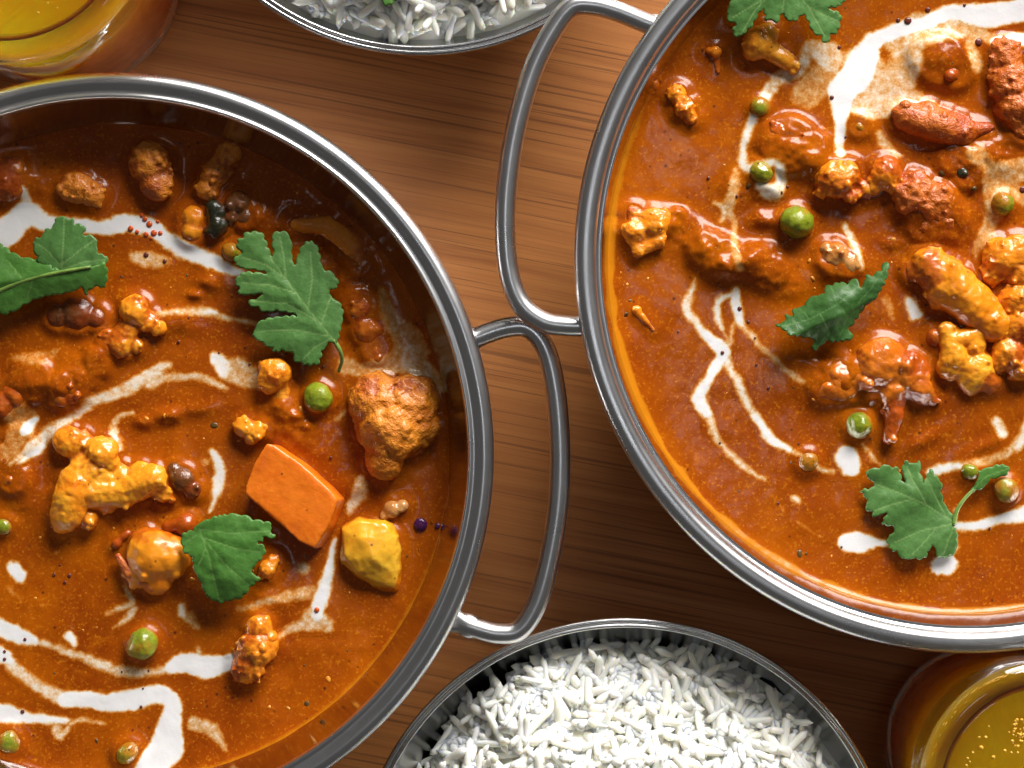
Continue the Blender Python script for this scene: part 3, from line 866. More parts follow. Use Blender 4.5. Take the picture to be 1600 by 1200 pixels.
def pea(bowl, x, y, r, label, zr=0.25, wrinkle=0.1, coat=0.1):
    coat += 0.1
    rs = random.Random(int(x * 7 + y))
    piece(bowl, 'pea', label, 'pea', [('s', x, y, r, zr, 0.95), ('s', x + rs.uniform(-.25, .25) * r, y + rs.uniform(-.25, .25) * r, r * 0.9, zr, 0.9)], 'pea', 'green peas in the curries', None, max(0.14, wrinkle), 260, 0.00032, 2, coat)


pea(BL, 499, 622, 23, 'bright green pea left of the large wrinkled floret', 0.4)
pea(BL, 222, 1007, 22, 'wrinkled green pea between the two cream streams', 0.4, 0.35, 0.25)
pea(BL, 15, 1158, 19, 'green pea at the left edge near the bottom corner', 0.1, 0.15, 0.15)
pea(BL, 198, 1178, 20, 'green pea at the bottom edge beside the thick cream', 0.1, 0.15, 0.2)
pea(BL, 362, 394, 16, 'yellowish pea half under the big coriander leaf', 0.2, 0.15, 0.3)
pea(BL, 6, 822, 13, 'small pea cut by the left edge below the coriander sprig', 0.1, 0.1, 0.15)
pea(BR, 1189, 270, 20, 'shiny green pea ringed by cream at the foot of the left cream arm', 0.4)
pea(BR, 1243, 348, 27, 'largest green pea, dark and sauce-flecked, in the middle of the right curry', 0.5, 0.18, 0.22)
pea(BR, 1566, 320, 18, 'bright green pea near the right edge in thin cream', 0.3, 0.15, 0.1)
pea(BR, 1187, 168, 14, 'half-sunk green pea in the left arm of cream', 0.0, 0.1, 0.05)
pea(BR, 1342, 198, 16, 'half-sunk olive pea below the centre of the cream pool', -0.2, 0.1, 0.3)
pea(BR, 1342, 664, 22, 'green pea below the sauce-draped lump', 0.1, 0.2, 0.25)
pea(BR, 1262, 722, 17, 'half-sunk green pea at the end of a cream line', -0.1, 0.15, 0.2)
pea(BR, 1516, 738, 14, 'small green pea beside the sprig leaflet', 0.1, 0.1, 0.1)
pea(BR, 1571, 768, 19, 'round green pea alone at the right edge below the sprig leaflet', 0.4, 0.15, 0.15)
finish_pieces()

# ------------------------------------------------------------------ sauce surfaces and cream
BL.mounds = [(40, 280, 70, 40, 0, 1.4), (470, 400, 60, 40, 0, 1.0), (560, 440, 60, 70, 0, 1.4), (130, 580, 90, 36, -35, 1.8),
             (60, 600, 80, 40, 0, 1.5), (280, 500, 40, 25, 20, 1.0), (440, 650, 40, 40, 0, 1.6), (470, 690, 70, 40, 20, 1.2),
             (330, 440, 26, 18, 0, 1.1), (305, 462, 14, 9, 0, 0.9), (262, 650, 30, 14, 0, 0.9), (225, 660, 22, 14, 0, 0.9),
             (430, 930, 70, 40, 0, 1.0), (560, 760, 40, 20, 0, 1.0), (395, 350, 50, 40, 0, 1.4), (440, 320, 60, 40, 0, 1.2),
             (30, 760, 50, 60, 0, 1.2), (480, 665, 10, 9, 0, 1.1), (466, 650, 14, 8, 0, 0.9), (300, 640, 60, 18, -8, 0.6)]
BR.mounds = [(1240, 230, 70, 48, 0, 2.2), (1110, 390, 70, 42, 15, 2.0), (1190, 420, 60, 36, 0, 1.6), (1300, 260, 70, 26, -5, 1.4),
             (1460, 330, 90, 60, 25, 2.0), (1500, 245, 80, 50, 0, 1.6), (1340, 590, 110, 50, -5, 2.2), (1310, 420, 60, 40, 0, 1.4),
             (1150, 300, 40, 36, 0, 1.2), (1065, 350, 40, 26, 0, 1.2), (1130, 420, 34, 18, 0, 1.4), (1170, 400, 26, 20, 0, 1.4),
             (1060, 330, 14, 10, 0, 1.0), (1215, 385, 30, 16, 0, 1.1), (1470, 95, 60, 50, 0, 1.4), (1560, 240, 60, 40, 0, 1.2),
             (1395, 380, 24, 12, 0, 0.8), (1440, 690, 40, 14, -25, 0.8), (1530, 700, 40, 12, -25, 0.6), (1250, 560, 40, 20, 20, 1.0),
             (1195, 345, 30, 20, 0, 1.3), (1205, 300, 30, 16, 0, 1.3), (1395, 580, 40, 14, 0, 1.0), (1230, 450, 40, 24, 0, 1.0)]
# cream strokes: (strength, [(x, y, half-width) ...])
BL.strokes = [
    (0.92, [(-20, 385, 26), (20, 355, 26), (45, 335, 22), (80, 350, 15), (150, 355, 12), (195, 346, 17), (232, 356, 15), (262, 378, 12), (300, 398, 13), (340, 412, 13), (378, 426, 6)]),
    (0.72, [(40, 300, 8), (45, 325, 14)]),
    (0.55, [(205, 398, 10), (235, 402, 16), (265, 405, 8)]),
    (0.60, [(240, 492, 6), (268, 488, 8), (300, 488, 10), (325, 488, 11), (350, 496, 7), (400, 506, 6)]),
    (0.85, [(315, 488, 4), (335, 489, 7)]),
    (0.66, [(22, 722, 6), (60, 695, 12), (105, 660, 9), (150, 625, 11), (200, 604, 15), (235, 590, 16), (262, 572, 9)]),
    (0.62, [(235, 606, 10), (262, 592, 9), (300, 588, 8), (335, 596, 8), (356, 605, 6)]),
    (0.80, [(338, 562, 12), (352, 574, 17)]),
    (0.58, [(352, 574, 18), (385, 584, 22), (402, 596, 16)]),
    (0.90, [(45, 672, 14), (60, 660, 8)]),
    (0.85, [(35, 720, 4), (60, 705, 9), (70, 690, 6)]),
    (0.45, [(20, 640, 26), (40, 660, 30), (15, 700, 24)]),
    (0.62, [(205, 647, 6), (180, 655, 8), (175, 680, 9), (188, 705, 6)]),
    (0.80, [(176, 685, 5), (186, 706, 5)]),
    (0.80, [(330, 708, 7), (340, 735, 11), (338, 760, 11), (332, 785, 6), (326, 800, 3)]),
    (0.50, [(318, 725, 9)]),
    (0.52, [(600, 455, 8), (612, 500, 18), (640, 545, 34), (610, 570, 22), (560, 578, 14), (535, 572, 18)]),
    (0.58, [(640, 560, 26), (672, 590, 16), (684, 610, 8)]),
    (0.55, [(535, 640, 6), (525, 655, 5)]),
    (0.62, [(562, 752, 10), (566, 775, 14), (550, 800, 10)]),
    (0.90, [(528, 845, 5), (515, 880, 9), (506, 912, 12), (500, 935, 14), (495, 960, 12)]),
    (0.60, [(490, 962, 20), (515, 978, 14), (480, 975, 12), (455, 986, 9), (437, 1000, 5)]),
    (0.52, [(485, 925, 14), (450, 930, 14), (415, 940, 10), (375, 955, 8)]),
    (0.60, [(470, 888, 13)]),
    (0.97, [(25, 890, 14), (32, 897, 14)]),
    (0.95, [(108, 998, 10), (113, 1002, 9)]),
    (0.50, [(87, 861, 5)]), (0.42, [(70, 946, 8)]), (0.40, [(15, 922, 8), (36, 936, 6)]),
    (0.97, [(-20, 968, 16), (10, 985, 17), (38, 997, 14), (60, 1004, 9)]),
    (0.64, [(60, 1004, 8), (100, 1018, 8), (140, 1032, 10), (190, 1048, 11), (235, 1050, 9), (260, 1046, 9)]),
    (0.99, [(262, 1046, 9), (290, 1036, 18), (320, 1042, 22), (345, 1040, 15), (357, 1034, 14)]),
    (0.70, [(307, 1008, 3), (312, 1025, 7)]),
    (0.95, [(-20, 1022, 14), (5, 1025, 15), (22, 1035, 8)]),
    (0.66, [(20, 1040, 12), (50, 1062, 11), (80, 1082, 13), (105, 1094, 14)]),
    (0.99, [(105, 1096, 14), (150, 1097, 15), (200, 1094, 17), (240, 1086, 17), (265, 1098, 14), (262, 1130, 20), (258, 1165, 30), (240, 1195, 28), (225, 1225, 24)]),
    (0.60, [(300, 1130, 14), (328, 1140, 13), (340, 1160, 9), (350, 1178, 5)]),
    (0.92, [(-20, 1105, 16), (10, 1112, 16), (40, 1118, 11), (75, 1124, 8), (105, 1128, 6)]),
    (0.62, [(90, 1140, 12), (100, 1150, 9), (120, 1128, 6), (165, 1132, 4)]),
    (0.62, [(162, 958, 4), (185, 948, 7), (205, 940, 9), (195, 918, 7)]),
    (0.60, [(175, 978, 3), (195, 966, 8), (208, 952, 10)]),
    (0.78, [(280, 948, 7), (284, 962, 9)]), (0.55, [(292, 965, 13), (305, 980, 7)]),
    (0.45, [(205, 548, 12), (192, 530, 12)]), (0.45, [(20, 562, 8), (70, 560, 14), (85, 552, 8)]),
]
BR.strokes = [
    (0.98, [(1625, 5, 22), (1580, 18, 20), (1530, 22, 20), (1480, 22, 14), (1445, 38, 14), (1400, 48, 15), (1365, 62, 16), (1350, 90, 24), (1338, 118, 26), (1318, 140, 26)]),
    (0.97, [(1318, 140, 26), (1315, 165, 18), (1312, 190, 12), (1314, 215, 10)]),
    (0.75, [(1313, 215, 10), (1316, 238, 10)]),
    (0.58, [(1345, 100, 34), (1385, 140, 40), (1405, 110, 30), (1440, 40, 24), (1510, 40, 22), (1400, 60, 26)]),
    (0.62, [(1330, 140, 36), (1370, 165, 26), (1410, 150, 20), (1440, 160, 14)]),
    (0.95, [(1418, 157, 8), (1450, 165, 9), (1475, 178, 5)]),
    (0.96, [(1625, 68, 16), (1590, 62, 13), (1555, 62, 10)]),
    (0.55, [(1560, 65, 14), (1530, 50, 14), (1515, 70, 12), (1522, 95, 14), (1522, 108, 9)]),
    (0.62, [(1300, 90, 26), (1265, 78, 14), (1250, 110, 16), (1220, 122, 16), (1200, 148, 14), (1184, 172, 13)]),
    (0.78, [(1184, 172, 9), (1172, 195, 9), (1162, 220, 9), (1160, 240, 8)]),
    (0.50, [(1290, 120, 30), (1260, 150, 26)]),
    (0.72, [(1160, 245, 9), (1170, 262, 12), (1212, 256, 10), (1222, 285, 13), (1205, 300, 16), (1185, 292, 12)]),
    (0.90, [(1218, 262, 7), (1220, 285, 6)]),
    (0.55, [(1150, 265, 8), (1142, 300, 13), (1138, 325, 14), (1148, 350, 9), (1150, 390, 9), (1155, 420, 8)]),
    (0.62, [(1112, 315, 6), (1130, 325, 10), (1128, 345, 7)]),
    (0.55, [(1375, 210, 8), (1388, 230, 10), (1405, 245, 6)]),
    (0.72, [(1085, 438, 4), (1078, 465, 7), (1076, 490, 9), (1090, 510, 9)]),
    (0.90, [(1090, 510, 8), (1108, 528, 10), (1128, 550, 14), (1115, 580, 10), (1100, 605, 10), (1095, 625, 13), (1104, 645, 11)]),
    (0.66, [(1104, 645, 8), (1112, 672, 9), (1130, 695, 7), (1160, 720, 8), (1195, 748, 6)]),
    (0.70, [(1130, 552, 11), (1150, 590, 8), (1165, 625, 8), (1180, 650, 8)]),
    (0.90, [(1180, 650, 8), (1200, 678, 9), (1220, 695, 9), (1232, 704, 7)]),
    (0.58, [(1232, 704, 7), (1255, 718, 6), (1285, 735, 7), (1305, 740, 7)]),
    (0.84, [(1150, 455, 10), (1152, 475, 12), (1162, 502, 9)]),
    (0.60, [(1162, 502, 9), (1190, 538, 7), (1215, 565, 7), (1240, 590, 8), (1255, 600, 7)]),
    (0.78, [(1145, 457, 7), (1122, 468, 8), (1118, 490, 8), (1128, 512, 6)]),
    (0.58, [(1128, 512, 5), (1138, 535, 6), (1145, 510, 5), (1158, 490, 5)]),
    (0.99, [(1322, 718, 17), (1330, 735, 14), (1326, 712, 16)]),
    (0.58, [(1350, 698, 5), (1362, 718, 7), (1372, 728, 4)]),
    (0.99, [(1322, 845, 17), (1340, 845, 19), (1355, 845, 16), (1372, 844, 8), (1388, 846, 5)]),
    (0.98, [(1468, 885, 15), (1482, 880, 16), (1478, 892, 11)]),
    (0.80, [(1240, 778, 6), (1246, 782, 5)]), (0.52, [(1203, 775, 4), (1212, 785, 4), (1225, 800, 3)]),
    (0.52, [(1243, 815, 4), (1258, 824, 5), (1280, 834, 3)]), (0.5, [(1210, 755, 4)]),
    (0.84, [(1455, 737, 7), (1475, 732, 10), (1500, 726, 9)]),
    (0.55, [(1500, 726, 9), (1540, 722, 10), (1575, 708, 10), (1590, 690, 10)]),
    (0.72, [(1592, 700, 9), (1600, 675, 10), (1610, 650, 10)]),
    (0.90, [(1490, 822, 7), (1520, 824, 9), (1550, 818, 10), (1580, 808, 12), (1625, 795, 14)]),
    (0.78, [(1492, 800, 5), (1490, 825, 6), (1494, 855, 5), (1488, 868, 6)]),
    (0.72, [(1560, 662, 12), (1568, 678, 11)]),
    (0.82, [(1422, 472, 9), (1432, 490, 13)]),
    (0.70, [(1318, 352, 8), (1332, 372, 9), (1342, 400, 7), (1345, 420, 5)]),
    (0.52, [(1620, 260, 22), (1580, 265, 24), (1545, 270, 18), (1555, 300, 24), (1552, 340, 18), (1535, 380, 12)]),
    (0.48, [(1520, 240, 18), (1545, 262, 16), (1600, 310, 16)]),
    (0.48, [(1530, 370, 9), (1522, 400, 7)]),
    (0.48, [(1385, 470, 10), (1398, 500, 6)]),
]
SP = 0.00034


def build_sauce(b, label, oil_fn):
    n = int(2 * b.r / SP) + 2
    ax = (np.arange(n) - (n - 1) / 2) * SP
    X, Y = np.meshgrid(ax + b.c[0], ax + b.c[1])        # world
    D = np.hypot(X - b.c[0], Y - b.c[1])
    k = b.s
    PX, PY = X / k + 800, 600 - Y / k                   # photo pixels on the sauce plane
    H = 0.00055 * fbm(X * 55, Y * 55, 0, 3, b.seed) + 0.00012 * fbm(X * 230, Y * 230, 0, 4, b.seed + 3)
    for (mx, my, rx, ry, rot, h) in b.mounds:
        a = math.radians(rot)
        u = (PX - mx) * math.cos(a) + (PY - my) * math.sin(a)
        v = -(PX - mx) * math.sin(a) + (PY - my) * math.cos(a)
        q = (u / rx) ** 2 + (v / ry) ** 2
        bumpy = 1 + 0.55 * fbm(X * 250, Y * 250, 0, 3, b.seed + 7)
        H += 1e-3 * h * np.exp(-q * 1.6) * bumpy
    S = np.zeros_like(H)
    for (x, y, r) in b.skirts:
        d = np.hypot(X - x, Y - y)
        S = np.maximum(S, min(0.0011, 0.40 * r) * np.exp(-np.clip((d - 0.82 * r) / 0.0014, 0, 6) ** 2 * 0.9))
    H += S
    H += 0.0011 * np.exp(-(b.r - 0.0012 - D) / 0.0011 * np.where(D < b.r - 0.0012, 1, 0))
    Z = b.zf + H - 0.0004
    # cream field
    wx = PX + 10 * fbm(X * 120, Y * 120, 0, 2, b.seed + 21) + 3 * vnoise(X * 900, Y * 900, 0, 5)
    wy = PY + 10 * fbm(X * 120, Y * 120, 7.7, 2, b.seed + 31) + 3 * vnoise(X * 900, Y * 900, 9, 5)
    F = np.zeros_like(H)
    OWN = -np.ones(H.shape, int)
    for si, (st, pts) in enumerate(b.strokes):
        if len(pts) == 1: pts = pts + [(pts[0][0] + 0.5, pts[0][1], pts[0][2])]
        if len(pts) > 2: pts = [tuple(q) for q in catmull(pts, 4)]
        for (x0, y0, w0), (x1, y1, w1) in zip(pts[:-1], pts[1:]):
            dx, dy = x1 - x0, y1 - y0
            L2 = dx * dx + dy * dy + 1e-6
            m = 45
            sel = (PX > min(x0, x1) - m) & (PX < max(x0, x1) + m) & (PY > min(y0, y1) - m) & (PY < max(y0, y1) + m)
            if not sel.any(): continue
            ax_, ay_ = wx[sel], wy[sel]
            t = np.clip(((ax_ - x0) * dx + (ay_ - y0) * dy) / L2, 0, 1)
            d = np.hypot(ax_ - x0 - t * dx, ay_ - y0 - t * dy)
            w = (w0 + (w1 - w0) * t) * 0.93
            e = np.clip(0.5 + (np.maximum(w, 2) - d) / 15.0, 0, 1)
            e = e * e * (3 - 2 * e) * st
            f0 = F[sel]; o0 = OWN[sel]
            o0[e > f0] = si
            F[sel] = np.maximum(f0, e); OWN[sel] = o0
    F[F < 0.02] = 0
    OWN[F == 0] = -1
    b.grid = (X, Y, Z, n)
    inside = D <= b.r
    idx = -np.ones(H.shape, int)
    idx[inside] = np.arange(inside.sum())
    org = np.array([b.c[0], b.c[1], 0.0])
    V = np.stack([X[inside], Y[inside], Z[inside]], 1) - org
    q = np.stack([idx[:-1, :-1], idx[:-1, 1:], idx[1:, 1:], idx[1:, :-1]], -1).reshape(-1, 4)
    keep = (q >= 0).all(1)
    qf = q[keep]
    me = bpy.data.meshes.new('curry_sauce')
    me.from_pydata(V.tolist(), [], qf.tolist())
    fattr(me, 'cream', np.zeros(len(V)))
    oil = oil_fn(np.degrees(np.arctan2(Y - b.c[1], X - b.c[0])), D, X, Y)
    fattr(me, 'oil', oil[inside])
    me.polygons.foreach_set('use_smooth', [True] * len(me.polygons))
    me.materials.append(M['sauce']); me.update()
    root = tag(link('curry_sauce', me, loc=(b.c[0], b.c[1], 0)), label, 'curry')
    # each stroke of cream is a part of its own, cut from the same surface and a little proud of it
    iv = np.argwhere(inside)
    Fi, Oi, Zi = F[inside], OWN[inside], Z[inside]
    fo = Oi[qf].max(1)
    best = np.take_along_axis(Oi[qf], Fi[qf].argmax(1)[:, None], 1)[:, 0]
    anyc = (Fi[qf] > 0.0).any(1)
    oil_i = oil[inside]
    for si in range(len(b.strokes)):
        fs = qf[anyc & (best == si)]
        if len(fs) < 12: continue
        u, inv = np.unique(fs, return_inverse=True)
        vv = V[u].copy()
        vv[:, 2] += 0.00003 + 0.00008 * np.clip(Fi[u], 0, 1)
        m2 = bpy.data.meshes.new('cream_streak')
        m2.from_pydata(vv.tolist(), [], inv.reshape(-1, 4).tolist())
        fattr(m2, 'cream', Fi[u]); fattr(m2, 'oil', oil_i[u])
        m2.polygons.foreach_set('use_smooth', [True] * len(m2.polygons))
        m2.materials.append(M['sauce']); m2.update()
        link('cream_streak', m2, root)
    b.root = root
    return root


def zat(b, X, Y):
    n = b.grid[3]
    i = int(round((X - b.c[0]) / SP + (n - 1) / 2)); j = int(round((Y - b.c[1]) / SP + (n - 1) / 2))
    i = max(0, min(n - 1, i)); j = max(0, min(n - 1, j))
    return b.grid[2][j, i]


def oil_left(ang, D, X, Y):
    w = np.clip(1 - (L_SAUCE_R - D) / 0.0016, 0, 1)
    side = np.clip((np.cos(np.radians(ang + 55)) - 0.4) * 2, 0, 1)
    return w * side * 0.7


def oil_right(ang, D, X, Y):
    # an oily yellow ring along the lower left wall, widest at the bottom
    wid = 0.0010 + 0.0012 * vnoise(X * 240, Y * 240, 0, 3)
    w = np.clip(1.5 - (R_SAUCE_R - D) / wid, 0, 1)
    side = np.clip((np.cos(np.radians(ang + 130)) - 0.05) * 2.2, 0, 1)
    return w * side


build_sauce(BL, 'brown-orange curry sauce streaked with cream in the left bowl', oil_left)
build_sauce(BR, 'red-orange curry sauce with a big pool of cream in the right bowl', oil_right)


# ---- bubbles, oil drops and small bits on the sauce
def dome_mesh(name, mat, zs=0.8):
    bm = bmesh.new()
    bmesh.ops.create_icosphere(bm, subdivisions=2, radius=1.0, matrix=Matrix.Diagonal((1, 1, zs, 1)))
    me = bpy.data.meshes.new(name); bm.to_mesh(me); bm.free()
    me.polygons.foreach_set('use_smooth', [True] * len(me.polygons))
    me.materials.append(M[mat])
    return me


bub, oilm, bubv = dome_mesh('bubble', 'bubble', 0.35), dome_mesh('oil_drop', 'oil', 0.5), dome_mesh('violet_bubble', 'bubble_v', 0.45)


def dot(b, x, y, r, me, name):
    X, Y = b.P(x, y)
    o = link(name, me, b.root, (X - b.c[0], Y - b.c[1], zat(b, X, Y) + 0.00018))
    o.scale = (r * b.s * 0.85,) * 3


for x, y, r in [(228, 398, 5), (257, 408, 4), (39, 999, 3.2), (7, 1018, 3), (7, 1030, 3.4), (35, 1112, 4), (223, 1076, 2), (220, 1105, 3),
                (84, 898, 3), (108, 899, 3.4), (101, 910, 3), (93, 883, 2), (190, 533, 3.5), (390, 569, 2.6), (279, 534, 3), (517, 715, 3), (505, 573, 3),
                (342, 551, 2), (295, 497, 2), (232, 1048, 2), (190, 1050, 2)]:
    dot(BL, x, y, r, bub, 'bubble')
for x, y, r in [(1156, 482, 4.2), (1170, 503, 3), (1129, 551, 3.6), (1151, 307, 3), (1230, 292, 3), (1107, 278, 3), (1404, 31, 4), (1419, 32, 7),
                (1450, 15, 5), (1529, 66, 7), (1300, 152, 4), (1312, 73, 3.5), (1234, 110, 3.5), (1595, 83, 4), (1590, 78, 3), (1507, 8, 3), (1321, 214, 2.5),
                (1182, 570, 2.5), (1201, 606, 3), (1598, 296, 6), (1125, 692, 2.4), (1315, 855, 2.4), (1547, 826, 2.6), (1180, 528, 2.2), (1216, 786, 2.5),
                (1060, 518, 2), (1550, 420, 2), (1483, 432, 4), (1503, 484, 3.4), (1248, 693, 2)]:
    dot(BR, x, y, r, bub, 'bubble')
dot(BL, 657, 820, 13, bubv, 'bubble'); dot(BL, 684, 822, 6, bubv, 'bubble')
for x, y, r in [(204, 357, 5.5), (214, 362, 4), (226, 342, 5), (233, 350, 6), (228, 366, 5), (240, 364, 6), (250, 364, 4.5), (221, 336, 4), (246, 346, 3.5), (236, 372, 3), (495, 953, 5)]:
    dot(BL, x, y, r, oilm, 'oil_drop')


def bits(b, n, mat, name, rmin, rmax, seed, extra=()):
    rs = random.Random(seed)
    bm = bmesh.new()
    for i in range(n + len(extra)):
        if i < n:
            a, d = rs.uniform(0, 6.283), b.r * 0.95 * math.sqrt(rs.random())
            X, Y = b.c[0] + d * math.cos(a), b.c[1] + d * math.sin(a)
            r = rs.uniform(rmin, rmax) * b.s
        else:
            e = extra[i - n]
            X, Y = b.P(e[0], e[1]); r = e[2] * b.s * 0.6
        z = zat(b, X, Y)
        ret = bmesh.ops.create_icosphere(bm, subdivisions=1 if r < 5 * b.s else 2, radius=1.0,
                                         matrix=Matrix.Translation((X - b.c[0], Y - b.c[1], z - r * 0.30)) @
                                         Matrix.Rotation(rs.uniform(0, 6.28), 4, 'Z') @ Matrix.Diagonal((r * rs.uniform(1, 1.7), r, r * 0.5, 1)))
        for v in ret['verts']:
            v.co += Vector((rs.uniform(-1, 1), rs.uniform(-1, 1), rs.uniform(-.5, .5))) * r * 0.16
    me = bpy.data.meshes.new(name); bm.to_mesh(me); bm.free()
    me.polygons.foreach_set('use_smooth', [True] * len(me.polygons))
    me.materials.append(M[mat])
    tag(link(name, me, b.root), kind='stuff')


bits(BL, 110, 'bit_o', 'vegetable_crumbs', 0.8, 2.8, 1, [(513, 1061, 9), (450, 1107, 7), (298, 905, 8), (258, 650, 6), (230, 655, 6), (178, 826, 6), (55, 935, 5), (420, 1105, 5), (470, 640, 7)])
bits(BL, 26, 'bit_g', 'herb_flecks', 0.8, 2.2, 2, [(634, 869, 6), (655, 860, 3), (480, 1100, 9), (85, 1052, 5), (543, 1017, 4), (335, 665, 9), (150, 1158, 7), (292, 430, 5), (190, 433, 5), (475, 1040, 4)])
bits(BR, 120, 'bit_o', 'vegetable_crumbs', 0.8, 2.8, 3, [(1012, 435, 6), (980, 445, 6), (1265, 408, 7), (1270, 435, 7), (1395, 375, 8), (1345, 540, 5)])
bits(BR, 34, 'bit_g', 'herb_flecks', 0.8, 2.2, 4, [(980, 490, 8), (985, 470, 5), (1140, 290, 6), (1170, 290, 7), (1218, 300, 7), (1250, 866, 9), (1260, 865, 6), (1155, 768, 4), (1240, 605, 5), (1150, 625, 5), (1470, 270, 10), (1520, 295, 8)])


# ------------------------------------------------------------------ coriander leaves
def seg_dist(px, py, pts):
    d = np.full(px.shape, 1e9)
    for (x0, y0), (x1, y1) in zip(pts[:-1], pts[1:]):
        dx, dy = x1 - x0, y1 - y0
        t = np.clip(((px - x0) * dx + (py - y0) * dy) / (dx * dx + dy * dy + 1e-9), 0, 1)
        d = np.minimum(d, np.hypot(px - x0 - t * dx, py - y0 - t * dy))
    return d


def in_poly(px, py, poly):
    r = np.zeros(px.shape, bool)
    n = len(poly)
    for i in range(n):
        x0, y0 = poly[i]; x1, y1 = poly[(i + 1) % n]
        c = ((y0 > py) != (y1 > py)) & (px < (x1 - x0) * (py - y0) / (y1 - y0 + 1e-12) + x0)
        r ^= c
    return r


def leaf_mesh(b, outline, veins, zfun, lift, name, seed, amp=0.35, teeth=4.0):
    # rounded, slightly serrated margin
    pts = [Vector((x, y, 0)) for x, y in outline]
    n = len(pts)
    out = []
    for i in range(n):
        a, p, q, d = pts[i - 1], pts[i], pts[(i + 1) % n], pts[(i + 2) % n]
        for k in range(3):
            t = k / 3
            w = 0.5 * ((2 * p) + (q - a) * t + (2 * a - 5 * p + 4 * q - d) * t * t + (3 * p - a - 3 * q + d) * t ** 3)
            out.append((w.x, w.y))
    # fine rounded teeth along the margin
    P2 = np.array(out + [out[0]])
    sl = np.concatenate([[0], np.cumsum(np.hypot(*np.diff(P2, axis=0).T))])
    m_ = int(sl[-1] / 2.0)
    ss = np.arange(m_) * sl[-1] / m_
    qx, qy = np.interp(ss, sl, P2[:, 0]), np.interp(ss, sl, P2[:, 1])
    tx, ty = np.roll(qx, -1) - np.roll(qx, 1), np.roll(qy, -1) - np.roll(qy, 1)
    tl = np.hypot(tx, ty) + 1e-6
    area2 = np.sum(qx * np.roll(qy, -1) - qy * np.roll(qx, -1))
    sg = 1 if area2 > 0 else -1
    ph = ss / 16.0 + 1.6 * vnoise(ss / 30, ss * 0 + seed, 0, seed)
    tooth = teeth * (np.abs(np.sin(np.pi * ph)) ** 0.55 - 0.7) * (1 + 1.2 * vnoise(ss / 14, ss * 0 + 3.3, 0, seed + 1))
    out = [(float(a), float(c)) for a, c in zip(qx + sg * ty / tl * tooth, qy - sg * tx / tl * tooth)]
    xs = [p[0] for p in out]; ys = [p[1] for p in out]
    st = 3.0
    gx, gy = np.meshgrid(np.arange(min(xs), max(xs), st), np.arange(min(ys), max(ys), st * 0.87))
    gx = gx + (np.arange(gx.shape[0]) % 2)[:, None] * st / 2
    gx, gy = gx.ravel(), gy.ravel()
    ok = in_poly(gx, gy, out)
    gx, gy = gx[ok], gy[ok]
    ok = seg_dist(gx, gy, out + [out[0]]) > 1.6
    gx, gy = gx[ok], gy[ok]
    P = [Vector(p) for p in out] + [Vector((a, c)) for a, c in zip(gx, gy)]
    m = len(out)
    vs, es, fs, *_ = delaunay_2d_cdt(P, [(i, (i + 1) % m) for i in range(m)], [], 1, 1e-4)
    ax = np.array([v.x for v in vs]); ay = np.array([v.y for v in vs])
    vd = np.full(ax.shape, 1e9)
    for w in veins:
        vd = np.minimum(vd, seg_dist(ax, ay, w))
    vein = np.exp(-(vd / 1.5) ** 2)
    edge = seg_dist(ax, ay, out + [out[0]])
    X = (ax - 800) * b.s; Y = (600 - ay) * b.s
    z = b.zf + lift + zfun(ax, ay) * 1e-3
    z = z + 1e-3 * amp * fbm(X * 220, Y * 220, 0, 3, seed) + 1e-3 * 0.22 * np.clip(vd / 14, 0, 1) - 1e-3 * 0.12 * np.exp(-edge / 6)
    org = np.array([X.mean(), Y.mean(), z.min()])
    V = np.stack([X, Y, z], 1) - org
    fs = [tuple(f)[::-1] for f in fs]
    me = mesh_from(name, V.tolist(), fs)
    bm = bmesh.new(); bm.from_mesh(me)
    bmesh.ops.recalc_face_normals(bm, faces=bm.faces[:])
    if sum(f.normal.z for f in bm.faces) < 0:
        bmesh.ops.reverse_faces(bm, faces=bm.faces[:])
    bm.to_mesh(me); bm.free()
    fattr(me, 'vein', vein)
    return me, org


def leaf(b, label, outline, veins, stem, zfun, lift, mat, seed, name='coriander_leaf', amp=0.35, extra=None):
    me, org = leaf_mesh(b, outline, veins, zfun, lift, name, seed, amp)
    me.materials.append(M[mat])
    o = tag(link(name, me, loc=org), label, 'coriander leaf', 'coriander leaves on the curries')
    md = o.modifiers.new('thick', 'SOLIDIFY'); md.thickness = 0.00014; md.offset = -1
    if stem:
        path = catmull([Vector((*b.P(x, y), b.zf + lift + h * 1e-3)) - Vector(org) for x, y, h in stem], 6)
        v, f = tube(path, lambda t: 0.00050 - 0.00018 * t, 8)
        link('stalk', mesh_from('leaf_stalk', v, f, mats=[M['stalk']]), o)
    if extra:
        for (ol, vn, zf2, l2, m2, s2) in extra:
            me2, org2 = leaf_mesh(b, ol, vn, zf2, l2, 'leaflet', s2, amp)
            me2.materials.append(M[m2])
            c = link('leaflet', me2, o, Vector(org2) - Vector(org))
            md = c.modifiers.new('thick', 'SOLIDIFY'); md.thickness = 0.00014; md.offset = -1
    return o


